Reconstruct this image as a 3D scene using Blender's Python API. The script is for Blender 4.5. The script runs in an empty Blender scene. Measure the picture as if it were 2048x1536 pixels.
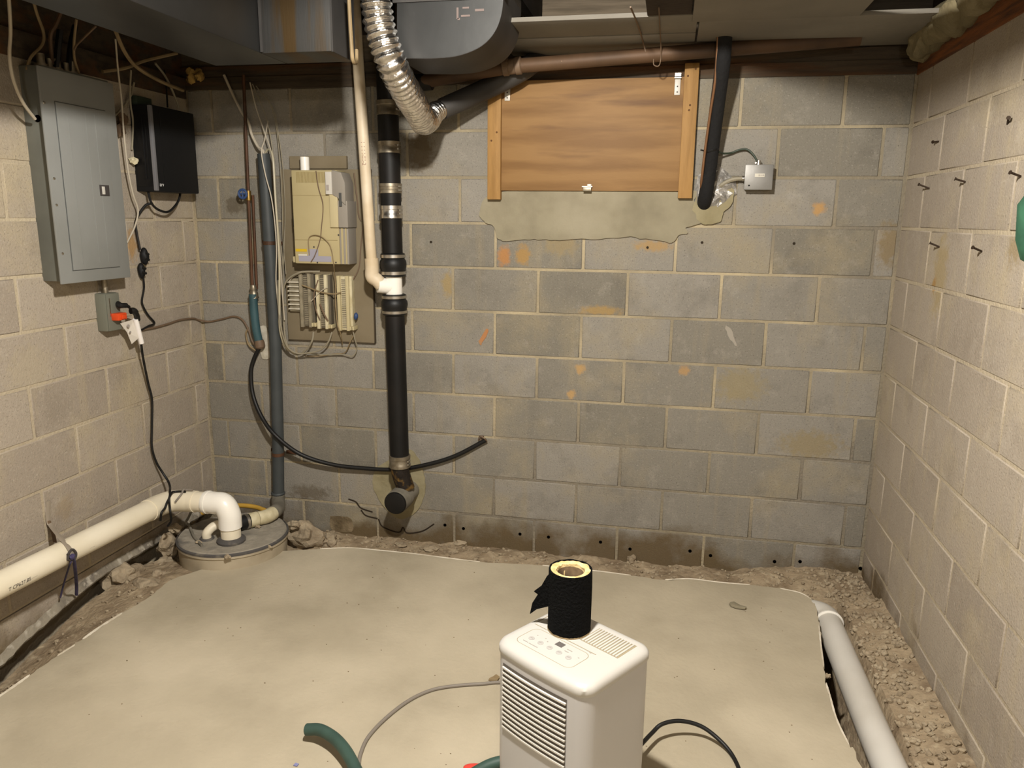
import bpy, bmesh, math, random
from mathutils import Vector, Matrix, Euler, noise
random.seed(7)
S = bpy.context.scene
C = S.collection
# ---------------------------------------------------------------- camera
F_PX = 1539.4
CAM = Vector((2.2091, -3.5048, 1.6520))
EUL = (1.3583, -0.0108, 0.1998)
cam = bpy.data.cameras.new('camera'); cam.sensor_width = 36.0; cam.sensor_fit = 'HORIZONTAL'
cam.lens = F_PX / 2048 * 36.0; cam.clip_start = 0.02
co = bpy.data.objects.new('camera', cam); C.objects.link(co)
co.location = CAM; co.rotation_euler = EUL; S.camera = co
# ---------------------------------------------------------------- world, lamps, exposure
W = bpy.data.worlds.new('basement_dark'); S.world = W; W.use_nodes = True
W.node_tree.nodes['Background'].inputs[0].default_value = (0.05, 0.045, 0.04, 1)
W.node_tree.nodes['Background'].inputs[1].default_value = 0.2
BULB = Vector((1.85, -2.35, 2.535)); FILL_BULB = Vector((2.75, -5.3, 2.40))
def lamp(name, loc, power, col, rad):
    l = bpy.data.lights.new(name, 'POINT'); l.energy = power; l.color = col; l.shadow_soft_size = rad
    o = bpy.data.objects.new(name, l); C.objects.link(o); o.location = loc
    return o
lamp('bulb_or_fill_light', BULB - Vector((0, 0, .065)), 152, (1.0, .955, .88), .055)
lamp('bulb_or_fill_light', FILL_BULB - Vector((0, 0, .065)), 38, (1.0, .955, .88), .06)  # added fill lamp behind the camera, lifts the upper left wall
S.view_settings.view_transform = 'Standard'; S.view_settings.look = 'None'
S.view_settings.gamma = 1.0; S.view_settings.use_curve_mapping = False
S.view_settings.exposure = 1.08
# ---------------------------------------------------------------- room numbers (metres)
XL, XR, BW, BH, SLAB = -0.1025, 3.14, 0.4064, 0.2032, 0.12
# a ray of the camera met with a wall or floor plane of the room gives a real position there
_R = Euler(EUL).to_matrix()
def _hit(px, py, ax, c):
    d = _R @ Vector(((px - 1024) / F_PX, -(py - 768) / F_PX, -1.0))
    return CAM + d * ((c - CAM[ax]) / d[ax])
def Bk(px, py, d=0.0): return _hit(px, py, 1, -d)        # d metres off the back wall
def Lf(px, py, d=0.0): return _hit(px, py, 0, XL + d)    # d metres off the left wall
def Rt(px, py, d=0.0): return _hit(px, py, 0, XR - d)    # d metres off the right wall
def Fl(px, py, z=SLAB): return _hit(px, py, 2, z)        # at height z
# ---------------------------------------------------------------- materials
def hexc(h):
    h = h.lstrip('#'); o = []
    for i in (0, 2, 4):
        c = int(h[i:i+2], 16) / 255; o.append(c / 12.92 if c <= .04045 else ((c + .055) / 1.055) ** 2.4)
    return (*o, 1)
MATS = {}
def mat(name, col, rough=.6, metal=0.0, col2=None, ns=8.0, lo=.4, hi=.65, detail=6, bump=0.0, bs=40.0, stretch=(1, 1, 1),
        col3=None, ns3=2.0, lo3=.5, hi3=.7, emit=0.0, spec=.4, trans=0.0, coat=0.0):
    m = bpy.data.materials.new(name); m.use_nodes = True; MATS[name] = m
    nt = m.node_tree; N = nt.nodes; L = nt.links; p = N['Principled BSDF']
    p.inputs['Roughness'].default_value = rough; p.inputs['Metallic'].default_value = metal
    p.inputs['Base Color'].default_value = hexc(col); p.inputs['Specular IOR Level'].default_value = spec
    p.inputs['Coat Weight'].default_value = coat
    if trans: p.inputs['Transmission Weight'].default_value = trans
    if emit:
        p.inputs['Emission Color'].default_value = hexc(col); p.inputs['Emission Strength'].default_value = emit
    g = N.new('ShaderNodeNewGeometry'); mp = N.new('ShaderNodeMapping'); mp.inputs['Scale'].default_value = stretch
    L.new(g.outputs['Position'], mp.inputs['Vector'])
    def nz(sc, det):
        n = N.new('ShaderNodeTexNoise'); n.inputs['Scale'].default_value = sc; n.inputs['Detail'].default_value = det
        L.new(mp.outputs[0], n.inputs['Vector']); return n
    def mixc(a, b, fac_node, l, h):
        mr = N.new('ShaderNodeMapRange'); mr.inputs[1].default_value = l; mr.inputs[2].default_value = h
        L.new(fac_node.outputs[0], mr.inputs[0])
        x = N.new('ShaderNodeMix'); x.data_type = 'RGBA'; L.new(mr.outputs[0], x.inputs[0])
        if isinstance(a, tuple): x.inputs[6].default_value = a
        else: L.new(a, x.inputs[6])
        x.inputs[7].default_value = b
        return x.outputs[2]
    cur = hexc(col)
    if col2: cur = mixc(cur, hexc(col2), nz(ns, detail), lo, hi)
    if col3: cur = mixc(cur, hexc(col3), nz(ns3, 5), lo3, hi3)
    if not isinstance(cur, tuple): L.new(cur, p.inputs['Base Color'])
    if bump:
        b = N.new('ShaderNodeBump'); b.inputs['Strength'].default_value = bump; b.inputs['Distance'].default_value = .01
        L.new(nz(bs, 5).outputs[0], b.inputs['Height']); L.new(b.outputs[0], p.inputs['Normal'])
    return m
def block_mat(name, ca, cb, stain, dark, speck, spots=()):
    """concrete block: a tone of its own per block, fine pores, tan stains and a damp foot"""
    m = mat(name, ca, .92, spec=.2); nt = m.node_tree; N = nt.nodes; L = nt.links; p = N['Principled BSDF']
    oi = N.new('ShaderNodeObjectInfo'); g = N.new('ShaderNodeNewGeometry')
    def nz(sc, det, rough=.6):
        n = N.new('ShaderNodeTexNoise'); n.inputs['Scale'].default_value = sc; n.inputs['Detail'].default_value = det
        n.inputs['Roughness'].default_value = rough
        L.new(g.outputs['Position'], n.inputs['Vector']); return n.outputs[0]
    def rng(s, a, b, c=0.0, d=1.0):
        r = N.new('ShaderNodeMapRange'); r.inputs[1].default_value = a; r.inputs[2].default_value = b
        r.inputs[3].default_value = c; r.inputs[4].default_value = d; L.new(s, r.inputs[0]); return r.outputs[0]
    def mix(a, b, f, mode='MIX'):
        x = N.new('ShaderNodeMix'); x.data_type = 'RGBA'; x.blend_type = mode
        if isinstance(f, float): x.inputs[0].default_value = f
        else: L.new(f, x.inputs[0])
        for i, v in ((6, a), (7, b)):
            if isinstance(v, tuple): x.inputs[i].default_value = v
            else: L.new(v, x.inputs[i])
        return x.outputs[2]
    c = mix(hexc(ca), hexc(cb), oi.outputs['Random'])
    c = mix(c, hexc(stain), rng(nz(2.3, 6, .65), .5, .72, 0, .75))
    c = mix(c, hexc(dark), rng(nz(4.1, 7, .7), .52, .78, 0, .55))
    mpv = N.new('ShaderNodeMapping'); mpv.inputs['Scale'].default_value = (9, 9, .9); L.new(g.outputs['Position'], mpv.inputs[0])
    nv = N.new('ShaderNodeTexNoise'); nv.inputs['Scale'].default_value = 1.6; nv.inputs['Detail'].default_value = 5; L.new(mpv.outputs[0], nv.inputs['Vector'])
    c = mix(c, hexc(stain), rng(nv.outputs[0], .56, .75, 0, .45))
    c = mix(c, hexc(speck), rng(nz(9, 6, .7), .55, .75, 0, .4))
    c = mix(c, hexc(speck), rng(nz(120, 3), .58, .72, 0, .5))
    c = mix(c, hexc(dark), rng(nz(170, 2), .60, .70, 0, .75))
    for (pos, sc, r, colr, amt) in spots:
        sub = N.new('ShaderNodeVectorMath'); sub.operation = 'SUBTRACT'; L.new(g.outputs['Position'], sub.inputs[0]); sub.inputs[1].default_value = pos
        mul = N.new('ShaderNodeVectorMath'); mul.operation = 'MULTIPLY'; L.new(sub.outputs[0], mul.inputs[0]); mul.inputs[1].default_value = sc
        ln = N.new('ShaderNodeVectorMath'); ln.operation = 'LENGTH'; L.new(mul.outputs[0], ln.inputs[0])
        ad = N.new('ShaderNodeMath'); ad.operation = 'ADD'; L.new(ln.outputs['Value'], ad.inputs[0]); L.new(rng(nz(38, 4), .25, .75, -.5 * r, .5 * r), ad.inputs[1])
        c = mix(c, hexc(colr), rng(ad.outputs[0], r * 1.15, r * .55, 0, amt))
    sep = N.new('ShaderNodeSeparateXYZ'); L.new(g.outputs['Position'], sep.inputs[0])
    wet = N.new('ShaderNodeMath'); wet.operation = 'ADD'; L.new(sep.outputs[2], wet.inputs[0])
    k = rng(nz(3.2, 5), .3, .7, -.13, .13); L.new(k, wet.inputs[1])
    c = mix(c, hexc('5d4c30'), rng(wet.outputs[0], .19, .06, 0, .85))
    L.new(c, p.inputs['Base Color'])
    b = N.new('ShaderNodeBump'); b.inputs['Strength'].default_value = .45; b.inputs['Distance'].default_value = .006
    L.new(nz(130, 4), b.inputs['Height']); L.new(b.outputs[0], p.inputs['Normal'])
    return m
block_mat('block_back', '8d887f', '797469', '988c72', '56514a', 'aaa498',
          [(Bk(1008, 512), (1, .2, .6), .030, 'a9794a', .9), (Bk(1046, 510), (1, .2, .7), .036, '9f7f4e', .9), (Bk(1305, 492), (.45, .2, 1.6), .04, 'a18458', .8), (Bk(1638, 418), (1, .2, 1), .028, 'b08a58', .9),
           (Bk(1160, 738), (1, .2, 1), .024, 'b08f60', .9), (Bk(1143, 789), (1, .2, 1), .022, 'b08f60', .9), (Bk(1368, 742), (1, .2, .8), .024, 'a9875a', .8), (Bk(1200, 622), (.4, .2, 1.6), .04, '9d8252', .8),
           (Bk(1120, 490), (.6, .2, 1), .05, '94835f', .6), (Bk(840, 300), (1, .2, .7), .07, '5f5039', .7), (Bk(895, 570), (1, .2, .5), .03, '9a8456', .7), (Bk(470, 410), (.7, .2, 1), .045, '564c3d', .7),
           (Bk(1620, 890), (.5, .2, 1), .07, '8a7a55', .6), (Bk(1480, 770), (.6, .2, .8), .07, '8f8058', .5), (Bk(1780, 490), (1, .2, .5), .05, '7d6a48', .7), (Bk(620, 985), (.5, .2, 1.4), .06, '5a4e3c', .6)])
block_mat('block_side', 'a69b8c', '998e80', 'b0a285', '7d7365', 'b9afa0', [(Lf(264, 490), (.2, 1, .5), .035, 'a5855a', .9), (Lf(130, 1015), (.2, 1, 1), .05, '93826a', .5), (Lf(60, 740), (.2, .6, .7), .07, 'b0a385', .3), (Rt(1880, 550), (.2, 1, .5), .07, '9f8d66', .7), (Rt(2030, 500), (.2, 1, 1), .05, '8a774f', .6), (Rt(1868, 570), (.2, 1, .7), .02, '9c7a48', .8)])
mat('mortar', '8b816c', .95, col2='b0a285', ns=2.4, lo=.42, hi=.62, bump=.6, bs=80, col3='7c7466', ns3=1.1, lo3=.48, hi3=.64)
mat('mortar_side', 'b0a38c', .95, col2='a29580', ns=2.6, bump=.5, bs=90, col3='bdb096', ns3=1.3)
mat('slab', 'b0a58f', .82, col2='9d937e', ns=2.6, lo=.35, hi=.7, bump=.18, bs=60, col3='bbb09a', ns3=1.9, lo3=.48, hi3=.72, spec=.3)
mat('slab_edge', 'd6cdbc', .9, col2='bcb19c', ns=20, bump=.4)
mat('dirt', 'a08f76', 1, col2='7c6b56', ns=9, lo=.42, hi=.72, bump=1.0, bs=45, col3='b2a288', ns3=22, lo3=.55, hi3=.7, spec=.1)
mat('rubble', 'a5967e', .95, col2='8b7c66', ns=14, bump=.8, bs=50)
mat('rubble_dark', '86765c', .95, col2='62543d', ns=14, bump=.8, bs=50)
mat('ledge', '8f8777', .95, col2='6d665c', ns=9, bump=.8, bs=40, col3='a9a294', ns3=26, lo3=.55, hi3=.65)
mat('parge', '8f8771', .9, col2='7f7763', ns=7, bump=.35, bs=30, col3='9b937e', ns3=3)
mat('parge_tan', '938a6d', .9, col2='847a5c', ns=9, bump=.4)
mat('stain_ochre', '9a774c', .95, col2='8d7a5c', ns=22)
mat('stain_orange', 'a9744a', .95, col2='9a7d5c', ns=40)
mat('paint_scrape', '9a9387', .95)
mat('wood_sill', '4c4133', .88, col2='3a3127', ns=4, stretch=(1, 6, 12), bump=.3, col3='5b3b20', ns3=1.3)
mat('wood_orange', '7f4a1e', .85, col2='4f2f17', ns=5, stretch=(6, 1, 12), bump=.3)
mat('wood_rim', '6a5e4e', .9, col2='544a3c', ns=4, stretch=(1, 6, 14), bump=.3)
mat('wood_dark', '32281f', .9, col2='241c16', ns=5, bump=.3)
mat('board_grey', '7f7a70', .85, col2='706b62', ns=2.2, bump=.1)
mat('plywood', '8c6a3f', .62, col2='78572f', ns=2.6, lo=.42, hi=.62, stretch=(.7, 3, 5.5), bump=.06, bs=60, col3='67492a', ns3=2.4, lo3=.58, hi3=.72)
mat('lumber', '9c7641', .65, col2='8c6835', ns=6, stretch=(9, 6, 1), bump=.12)
mat('knot', '5a3a1c', .8)
mat('galv', '8c8a86', .45, .5, col2='7d7b77', ns=5, bump=.05)
mat('duct_metal', '4c4c4b', .42, .92, col2='3f3f3e', ns=2.2, bump=.05, bs=14)
mat('duct_stained', '4d4c4a', .5, .8, col2='55442c', ns=3.0, lo=.52, hi=.64, stretch=(4.5, 1, .35), bump=.05, col3='625e58', ns3=4.2, lo3=.6, hi3=.72)
mat('duct_dark', '4a4744', .65, .4, col2='3b3937', ns=4)
mat('foil', 'd9d5cf', .24, 1.0, bump=.55, bs=42)
mat('faded_red', '6f625d', .8)
mat('foil_matte', 'b5b1ab', .45, .55, col2='8f8b85', ns=18, bump=.6, bs=50)
mat('steel', 'c3bfb8', .3, 1.0)
mat('steel_dull', '9a9180', .45, .8, col2='7c7260', ns=30)
mat('iron_black', '121110', .55, .1, col2='1a1715', ns=10, spec=.3)
mat('iron_rust', '211a14', .7, .2, col2='6b5126', ns=28, lo=.5, hi=.62, bump=.6)
mat('rubber', '101010', .5)
mat('plug_black', '161413', .5)
mat('pvc_white', 'e6ddc8', .38, col2='ddd3bb', ns=4, spec=.5)
mat('pvc_bright', 'efebe2', .32, spec=.5)
mat('pvc_side', 'cac6be', .4, col2='c0bbb1', ns=4)
mat('pvc_old', 'd8c9b0', .5, col2='c7b495', ns=6)
mat('cream_fitting', 'cfc5a6', .55, col2='b3a784', ns=20)
mat('pvc_grey', '404445', .55, col2='383c3d', ns=8)
mat('grey_dusty', '7e796d', .8, col2='6a655a', ns=18)
mat('copper_old', '5a3d2a', .6, .3, col2='463021', ns=9)
mat('copper_pipe', '5b4430', .6, .2, col2='463424', ns=5)
mat('copper_bright', '8a664a', .4, .6)
mat('foam_black', '131212', .9, bump=.4, bs=60)
mat('teal_hose', '37545a', .55, col2='2c464b', ns=8)
mat('blue_paint', '2f4670', .5)
mat('panel_grey', '8b8c89', .45, .1, col2='838480', ns=3, spec=.4)
mat('panel_box', '6f7068', .55, .1, col2='63645d', ns=6)
mat('panel_lines', '4f5150', .7)
mat('black_plastic', '0f0f10', .4, spec=.4)
mat('black_plastic_matte', '101011', .6, spec=.3)
mat('chrome_strip', '9a9aa0', .35, .6)
mat('white_mark', 'dcdcdc', .6)
mat('wire_white', 'b8ae9c', .5)
mat('wire_tan', '8d7a5b', .6, col2='786648', ns=12)
mat('wire_brown', '6b5744', .6)
mat('wire_grey', '8e8673', .6)
mat('wire_black', '121110', .5)
mat('wire_green', '2f3a2c', .55)
mat('clear_tube', 'b3ab93', .25, spec=.6)
mat('backboard', '7e725c', .85, col2='72664f', ns=4, bump=.1)
mat('backboard_edge', '463b2b', .9)
mat('cream_plastic', 'b3a57d', .55, col2='aa9c74', ns=3)
mat('cream_plastic_light', 'bdb08a', .55)
mat('grey_module', '8f887e', .6)
mat('grey_dark_label', '4a4a48', .7)
mat('vent_dark', '8f8056', .8)
mat('lavender_label', '9a97a3', .6)
mat('white_label', 'c9c4b6', .6)
mat('yellow_label', 'c9a81d', .6)
mat('punch_grey', '8f8671', .75, col2='7a715d', ns=30)
mat('punch_dark', '5d5547', .8)
mat('box_green_grey', '77786c', .5, .2)
mat('orange_plug', 'd2491d', .5)
mat('paper', 'cfc8bd', .8)
mat('paper_white', 'efeae6', .7)
mat('print_grey', '9b938c', .8)
mat('print_light', '9a958d', .8)
mat('print_dark', '3f3a38', .8)
mat('print_red', '8a6458', .8)
mat('strap_metal', 'a59a8b', .5, .3)
mat('purple_cord', '4a4468', .6, col2='33354a', ns=30)
mat('yellow_tube', 'c39a3f', .55)
mat('lid_dusty', '8d8679', .9, col2='605d58', ns=6, lo=.54, hi=.68, bump=.5, bs=40, col3='a39b8c', ns3=14)
mat('basin', 'b0a48e', .8, col2='998d77', ns=5)
mat('lid_rim', '4d4a48', .85, col2='6f695f', ns=14, lo=.5, hi=.62)
mat('dehum_white', 'b9b6b0', .38, spec=.45)
mat('dehum_body', 'b9b7b6', .4, spec=.45)
mat('dehum_slat', 'cdc8bf', .45)
mat('dehum_dark', '56504a', .8)
mat('louver_tan', 'b5a98c', .6)
mat('seam_tan', '93886f', .7)
mat('button_grey', 'a5a29e', .6)
mat('display', '5f5a57', .4)
mat('felt', '0b0b0b', .98, bump=.9, bs=140, spec=.1)
mat('fibre_core', 'd8c08c', .95, col2='bda06a', ns=40, bump=.8)
mat('tube_inside', '8b7458', .9, col2='5f4d3a', ns=30)
mat('hose_green', '3a5148', .55, col2='2f443d', ns=12)
mat('cord_grey', '7d756b', .55)
mat('red_plastic', 'd8473c', .5)
mat('blue_chip', '7d7fa8', .7)
mat('insulation', '857b60', 1, col2='6d654f', ns=5, bump=.6, bs=40, spec=.05)
mat('foam_yellow', 'a8894a', .9, col2='8b6f3a', ns=40, bump=.8)
mat('foam_white', 'c9c2b2', .95, col2='b1a995', ns=20, bump=.5)
mat('nail', '3a2d22', .6, .4)
mat('hole_black', '050404', 1, spec=0)
mat('crack', '2c2318', 1)
mat('green_cloth', '2f5b43', .9, col2='254a37', ns=20)
mat('ceiling_wood', '43372a', .9, col2='332a20', ns=3, stretch=(1, 8, 1), bump=.2)
mat('bulb_glass', 'fff0d4', .5, emit=14.0)
mat('brass', '8a6f3a', .4, .8)
# ---------------------------------------------------------------- mesh helpers
def cr(pts, n=8):
    """Catmull-Rom through the points"""
    P = [Vector(p) for p in pts]
    if len(P) < 3:
        return [P[0].lerp(P[-1], i / n) for i in range(n + 1)]
    Q = [P[0] * 2 - P[1]] + P + [P[-1] * 2 - P[-2]]; out = []
    for i in range(1, len(Q) - 2):
        a, b, c, d = Q[i-1:i+3]
        for k in range(n):
            t = k / n
            out.append(.5 * ((2 * b) + (c - a) * t + (2 * a - 5 * b + 4 * c - d) * t * t + (3 * b - a - 3 * c + d) * t ** 3))
    out.append(P[-1]); return out
class MB:
    def __init__(s): s.v = []; s.f = []
    def add(s, v, f):
        o = len(s.v); s.v += [Vector(x) for x in v]; s.f += [tuple(i + o for i in q) for q in f]; return s
    def box(s, a, b):
        x0, y0, z0 = a; x1, y1, z1 = b
        x0, x1 = sorted((x0, x1)); y0, y1 = sorted((y0, y1)); z0, z1 = sorted((z0, z1))
        return s.add([(x0, y0, z0), (x1, y0, z0), (x1, y1, z0), (x0, y1, z0), (x0, y0, z1), (x1, y0, z1), (x1, y1, z1), (x0, y1, z1)],
                     [(0, 3, 2, 1), (4, 5, 6, 7), (0, 1, 5, 4), (1, 2, 6, 5), (2, 3, 7, 6), (3, 0, 4, 7)])
    def tube(s, pts, r, seg=10, cap=True, flat=1.0, up=None):
        P = [Vector(p) for p in pts]; n = len(P)
        R = r if isinstance(r, (list, tuple)) else [r] * n
        T = [(P[min(i + 1, n - 1)] - P[max(i - 1, 0)]).normalized() for i in range(n)]
        a = Vector(up) if up else (Vector((0, 0, 1)) if abs(T[0].z) < .9 else Vector((1, 0, 0)))
        u = (a - T[0] * a.dot(T[0])).normalized(); V = []; Fc = []
        for i in range(n):
            u = u - T[i] * u.dot(T[i])
            u = u.normalized() if u.length > 1e-6 else T[i].orthogonal().normalized()
            w = T[i].cross(u)
            for k in range(seg):
                t = 2 * math.pi * k / seg
                V.append(P[i] + u * math.cos(t) * R[i] * flat + w * math.sin(t) * R[i])
        for i in range(n - 1):
            for k in range(seg):
                k2 = (k + 1) % seg
                Fc.append((i * seg + k, i * seg + k2, (i + 1) * seg + k2, (i + 1) * seg + k))
        if cap:
            Fc.append(tuple(range(seg - 1, -1, -1))); Fc.append(tuple((n - 1) * seg + k for k in range(seg)))
        return s.add(V, Fc)
    def cyl(s, a, b, r, seg=20, cap=True, r2=None):
        return s.tube([a, b], [r, r if r2 is None else r2], seg, cap)
    def rev(s, a, b, prof, seg=24, cap=True):
        """profile of (t along a-b, radius)"""
        a = Vector(a); b = Vector(b)
        ax = (b - a).normalized(); u = ax.orthogonal().normalized(); w = ax.cross(u); V = []; Fc = []; n = len(prof)
        for t, r in prof:
            c = a.lerp(b, t)
            V += [c + (u * math.cos(2 * math.pi * k / seg) + w * math.sin(2 * math.pi * k / seg)) * r for k in range(seg)]
        for i in range(n - 1):
            for k in range(seg):
                k2 = (k + 1) % seg; Fc.append((i * seg + k, i * seg + k2, (i + 1) * seg + k2, (i + 1) * seg + k))
        if cap: Fc.append(tuple(range(seg - 1, -1, -1))); Fc.append(tuple((n - 1) * seg + k for k in range(seg)))
        return s.add(V, Fc)
    def prism(s, poly, off):
        """polygon of points pushed along off"""
        n = len(poly); off = Vector(off); V = [Vector(p) for p in poly]; V += [p + off for p in V]
        return s.add(V, [tuple(range(n - 1, -1, -1)), tuple(range(n, 2 * n))] + [(i, (i + 1) % n, n + (i + 1) % n, n + i) for i in range(n)])
    def build(s, name, m, parent=None, smooth=False, bevel=0.0, local=False, bseg=2):
        off = Vector((0, 0, 0))
        if parent and not local:
            q = parent
            while q: off += Vector(q.location); q = q.parent
        me = bpy.data.meshes.new(name)
        me.from_pydata([tuple(v - off) for v in s.v], [], s.f)
        bm = bmesh.new(); bm.from_mesh(me)
        bmesh.ops.recalc_face_normals(bm, faces=bm.faces)
        if bevel:
            bmesh.ops.bevel(bm, geom=[e for e in bm.edges if len(e.link_faces) == 2 and e.calc_face_angle(0) > .6], offset=bevel, segments=bseg, profile=.6, affect='EDGES')
        bm.to_mesh(me); bm.free()
        if smooth or bevel:
            me.shade_smooth(); me.set_sharp_from_angle(angle=math.radians(38))
        me.materials.append(MATS[m])
        o = bpy.data.objects.new(name, me); C.objects.link(o)
        if parent: o.parent = parent
        return o
def tag(o, label, cat, group=None):
    o['label'] = label; o['category'] = cat
    if group: o['group'] = group
    return o
def thing(name, label, cat, loc, group=None, rz=0.0):
    o = bpy.data.objects.new(name, None); C.objects.link(o); o.location = loc; o.rotation_euler = (0, 0, rz)
    o.empty_display_size = .05
    return tag(o, label, cat, group)
def struct(o): o['kind'] = 'structure'; return o
def blob(c, r, seed, sub=2, amp=.35, sq=(1, 1, 1), freq=1.6, flatb=None):
    bm = bmesh.new(); bmesh.ops.create_icosphere(bm, subdivisions=sub, radius=1.0)
    V = []
    for v in bm.verts:
        n = noise.noise(v.co * freq + Vector((seed * 7.13, seed * 3.7, seed * 1.9))); d = v.co * (1 + amp * n * 1.6)
        p = Vector((d.x * r * sq[0], d.y * r * sq[1], d.z * r * sq[2]))
        if flatb is not None: p.z = max(p.z, -flatb * r)
        V.append(Vector(c) + p)
    Fc = [tuple(v.index for v in f.verts) for f in bm.faces]; bm.free(); return V, Fc
def text_geo(body, size):
    cu = bpy.data.curves.new('t', 'FONT'); cu.body = body; cu.size = size; cu.align_x = 'LEFT'
    ob = bpy.data.objects.new('t', cu); C.objects.link(ob)
    dg = bpy.context.evaluated_depsgraph_get(); me = bpy.data.meshes.new_from_object(ob.evaluated_get(dg))
    V = [v.co.copy() for v in me.vertices]; Fc = [tuple(p.vertices) for p in me.polygons]
    bpy.data.objects.remove(ob); bpy.data.curves.remove(cu); bpy.data.meshes.remove(me); return V, Fc
def pipe_text(body, a, b, t0, ang_dir, r, size, name, m, parent, flip=False):
    """print wrapped on a pipe from a to b, starting t0 metres along, facing ang_dir"""
    a = Vector(a); b = Vector(b); ax = (b - a).normalized(); n = Vector(ang_dir); n = (n - ax * n.dot(ax)).normalized(); w = n.cross(ax)
    if flip: w = -w
    V, Fc = text_geo(body, size); M = MB()
    M.add([a + ax * (t0 + v.x) + n * math.cos((v.y - size * .35) / r) * (r + .0008) + w * math.sin((v.y - size * .35) / r) * (r + .0008) for v in V], Fc)
    return M.build(name, m, parent)

# ================================================================= SETTING
def make_block(name, w, h, dep, jit):
    M = MB(); M.box((-w / 2, 0, -h / 2), (w / 2, dep, h / 2))
    me_o = M.build(name, 'block_back', bevel=.004, bseg=1); me = me_o.data; bpy.data.objects.remove(me_o)
    rr = random.Random(jit)
    for v in me.vertices:
        if v.co.y < .008: v.co.x += rr.uniform(-.0012, .0012); v.co.z += rr.uniform(-.0012, .0012)
    return me
JT = .010
_cache = {}
def place_block(parent, center, w, h, rz, mt, k):
    key = (round(w, 3), round(h, 3), mt, k % 4)
    if key not in _cache:
        me = make_block('block', w, h, .018, k % 4 + int(w * 1000)); me.materials.clear(); me.materials.append(MATS[mt]); _cache[key] = me
    o = bpy.data.objects.new('block', _cache[key]); C.objects.link(o); o.parent = parent
    o.location = Vector(center) - Vector(parent.location); o.rotation_euler = (0, 0, rz)
    return o
def courses(parent, k0, k1, a0, a1, first, pos, rz, mt, shift={}):
    """running bond between a0 and a1 (metres along the wall)"""
    for k in range(k0, k1):
        s = first(k) + shift.get(k, 0)
        while s > a0: s -= BW
        x = s; n = 0
        while x < a1:
            l, r = max(x, a0), min(x + BW, a1)
            if r - l > .03:
                w = r - l - JT; z = (k + .5) * BH
                place_block(parent, pos((l + r) / 2, z), round(w, 3), BH - JT, rz, mt, k * 7 + n)
            x += BW; n += 1
# back wall
wb = struct(MB().box((XL - .25, .003, -.35), (XR + .25, .2, 11 * BH)).build('wall_back', 'mortar'))
courses(wb, 0, 11, XL + .004, XR - .004, lambda k: 0.0 if k % 2 == 0 else BW / 2, lambda a, z: (a, 0, z), 0, 'block_back', {8: .035, 10: .03, 9: -.01})
# right wall
wr = struct(MB().box((XR + .003, .2, -.35), (XR + .25, -6.6, 11 * BH - .01)).build('wall_right', 'mortar_side'))
courses(wr, 0, 11, .004, 3.25, lambda k: .3934 if k % 2 else .1902, lambda a, z: (XR, -a, z), math.radians(-90), 'block_side', {8: .06})
# left wall: the lowest course is broken away under a crumbling cement lip
wl = struct(MB().box((XL - .003, .2, BH - .002), (XL - .25, -6.6, 11 * BH - .04)).box((XL - .11, .2, -.35), (XL - .25, -6.6, BH)).build('wall_left', 'mortar_side'))
courses(wl, 1, 10, .004, 3.25, lambda k: .305 if k % 2 == 0 else .102, lambda a, z: (XL, -a, z), math.radians(90), 'block_side')
courses(wl, 10, 11, .004, 3.25, lambda k: .305, lambda a, z: (XL, -a, z - .008), math.radians(90), 'block_side')
struct(MB().box((XL - .25, -6.6, -.35), (XR + .25, -6.8, 2.62)).build('wall_front', 'mortar_side'))
LIPZ = [(.3, .125), (-.49, .131), (-.856, .14), (-1.09, .11), (-1.4, .045), (-1.65, .03), (-3.4, .03)]
def lip_z(y):
    for (ya, za), (yb, zb_) in zip(LIPZ, LIPZ[1:]):
        if ya >= y >= yb: return za + (zb_ - za) * (ya - y) / (ya - yb)
    return .03
def lip():
    V = []; Fc = []; V2 = []; F2 = []; n = 170
    for i in range(n + 1):
        y = -i * 3.2 / n; zb = lip_z(y) + .006 * noise.noise(Vector((y * 9, 0, 0))) + .005 * noise.noise(Vector((y * 40, 3, 0)))
        V += [(XL - .06, y, BH - .003), (XL - .001, y, BH - .006), (XL - .001, y, zb), (XL - .06, y, zb)]
        pr = .010 + .007 * noise.noise(Vector((y * 15, 8, 0))) + .004 * noise.noise(Vector((y * 55, 2, 0)))
        V2 += [(XL - .004, y, zb + .030 + pr), (XL + pr * .7, y, zb + .022), (XL + pr + .006, y, zb + .006), (XL + pr, y, zb - .004), (XL - .05, y, zb - .002)]
    for i in range(n):
        for k in range(4): a = i * 4 + k; a2 = i * 4 + (k + 1) % 4; Fc.append((a, a2, a2 + 4, a + 4))
        for k in range(4): a = i * 5 + k; F2.append((a, a + 1, a + 6, a + 5))
    Fc += [(0, 1, 2, 3), (n * 4 + 3, n * 4 + 2, n * 4 + 1, n * 4)]
    MB().add(V, Fc).build('broken_course', 'block_side', wl)
    MB().add(V2, F2).build('cement_lip', 'ledge', wl, smooth=True)
lip()
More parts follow.
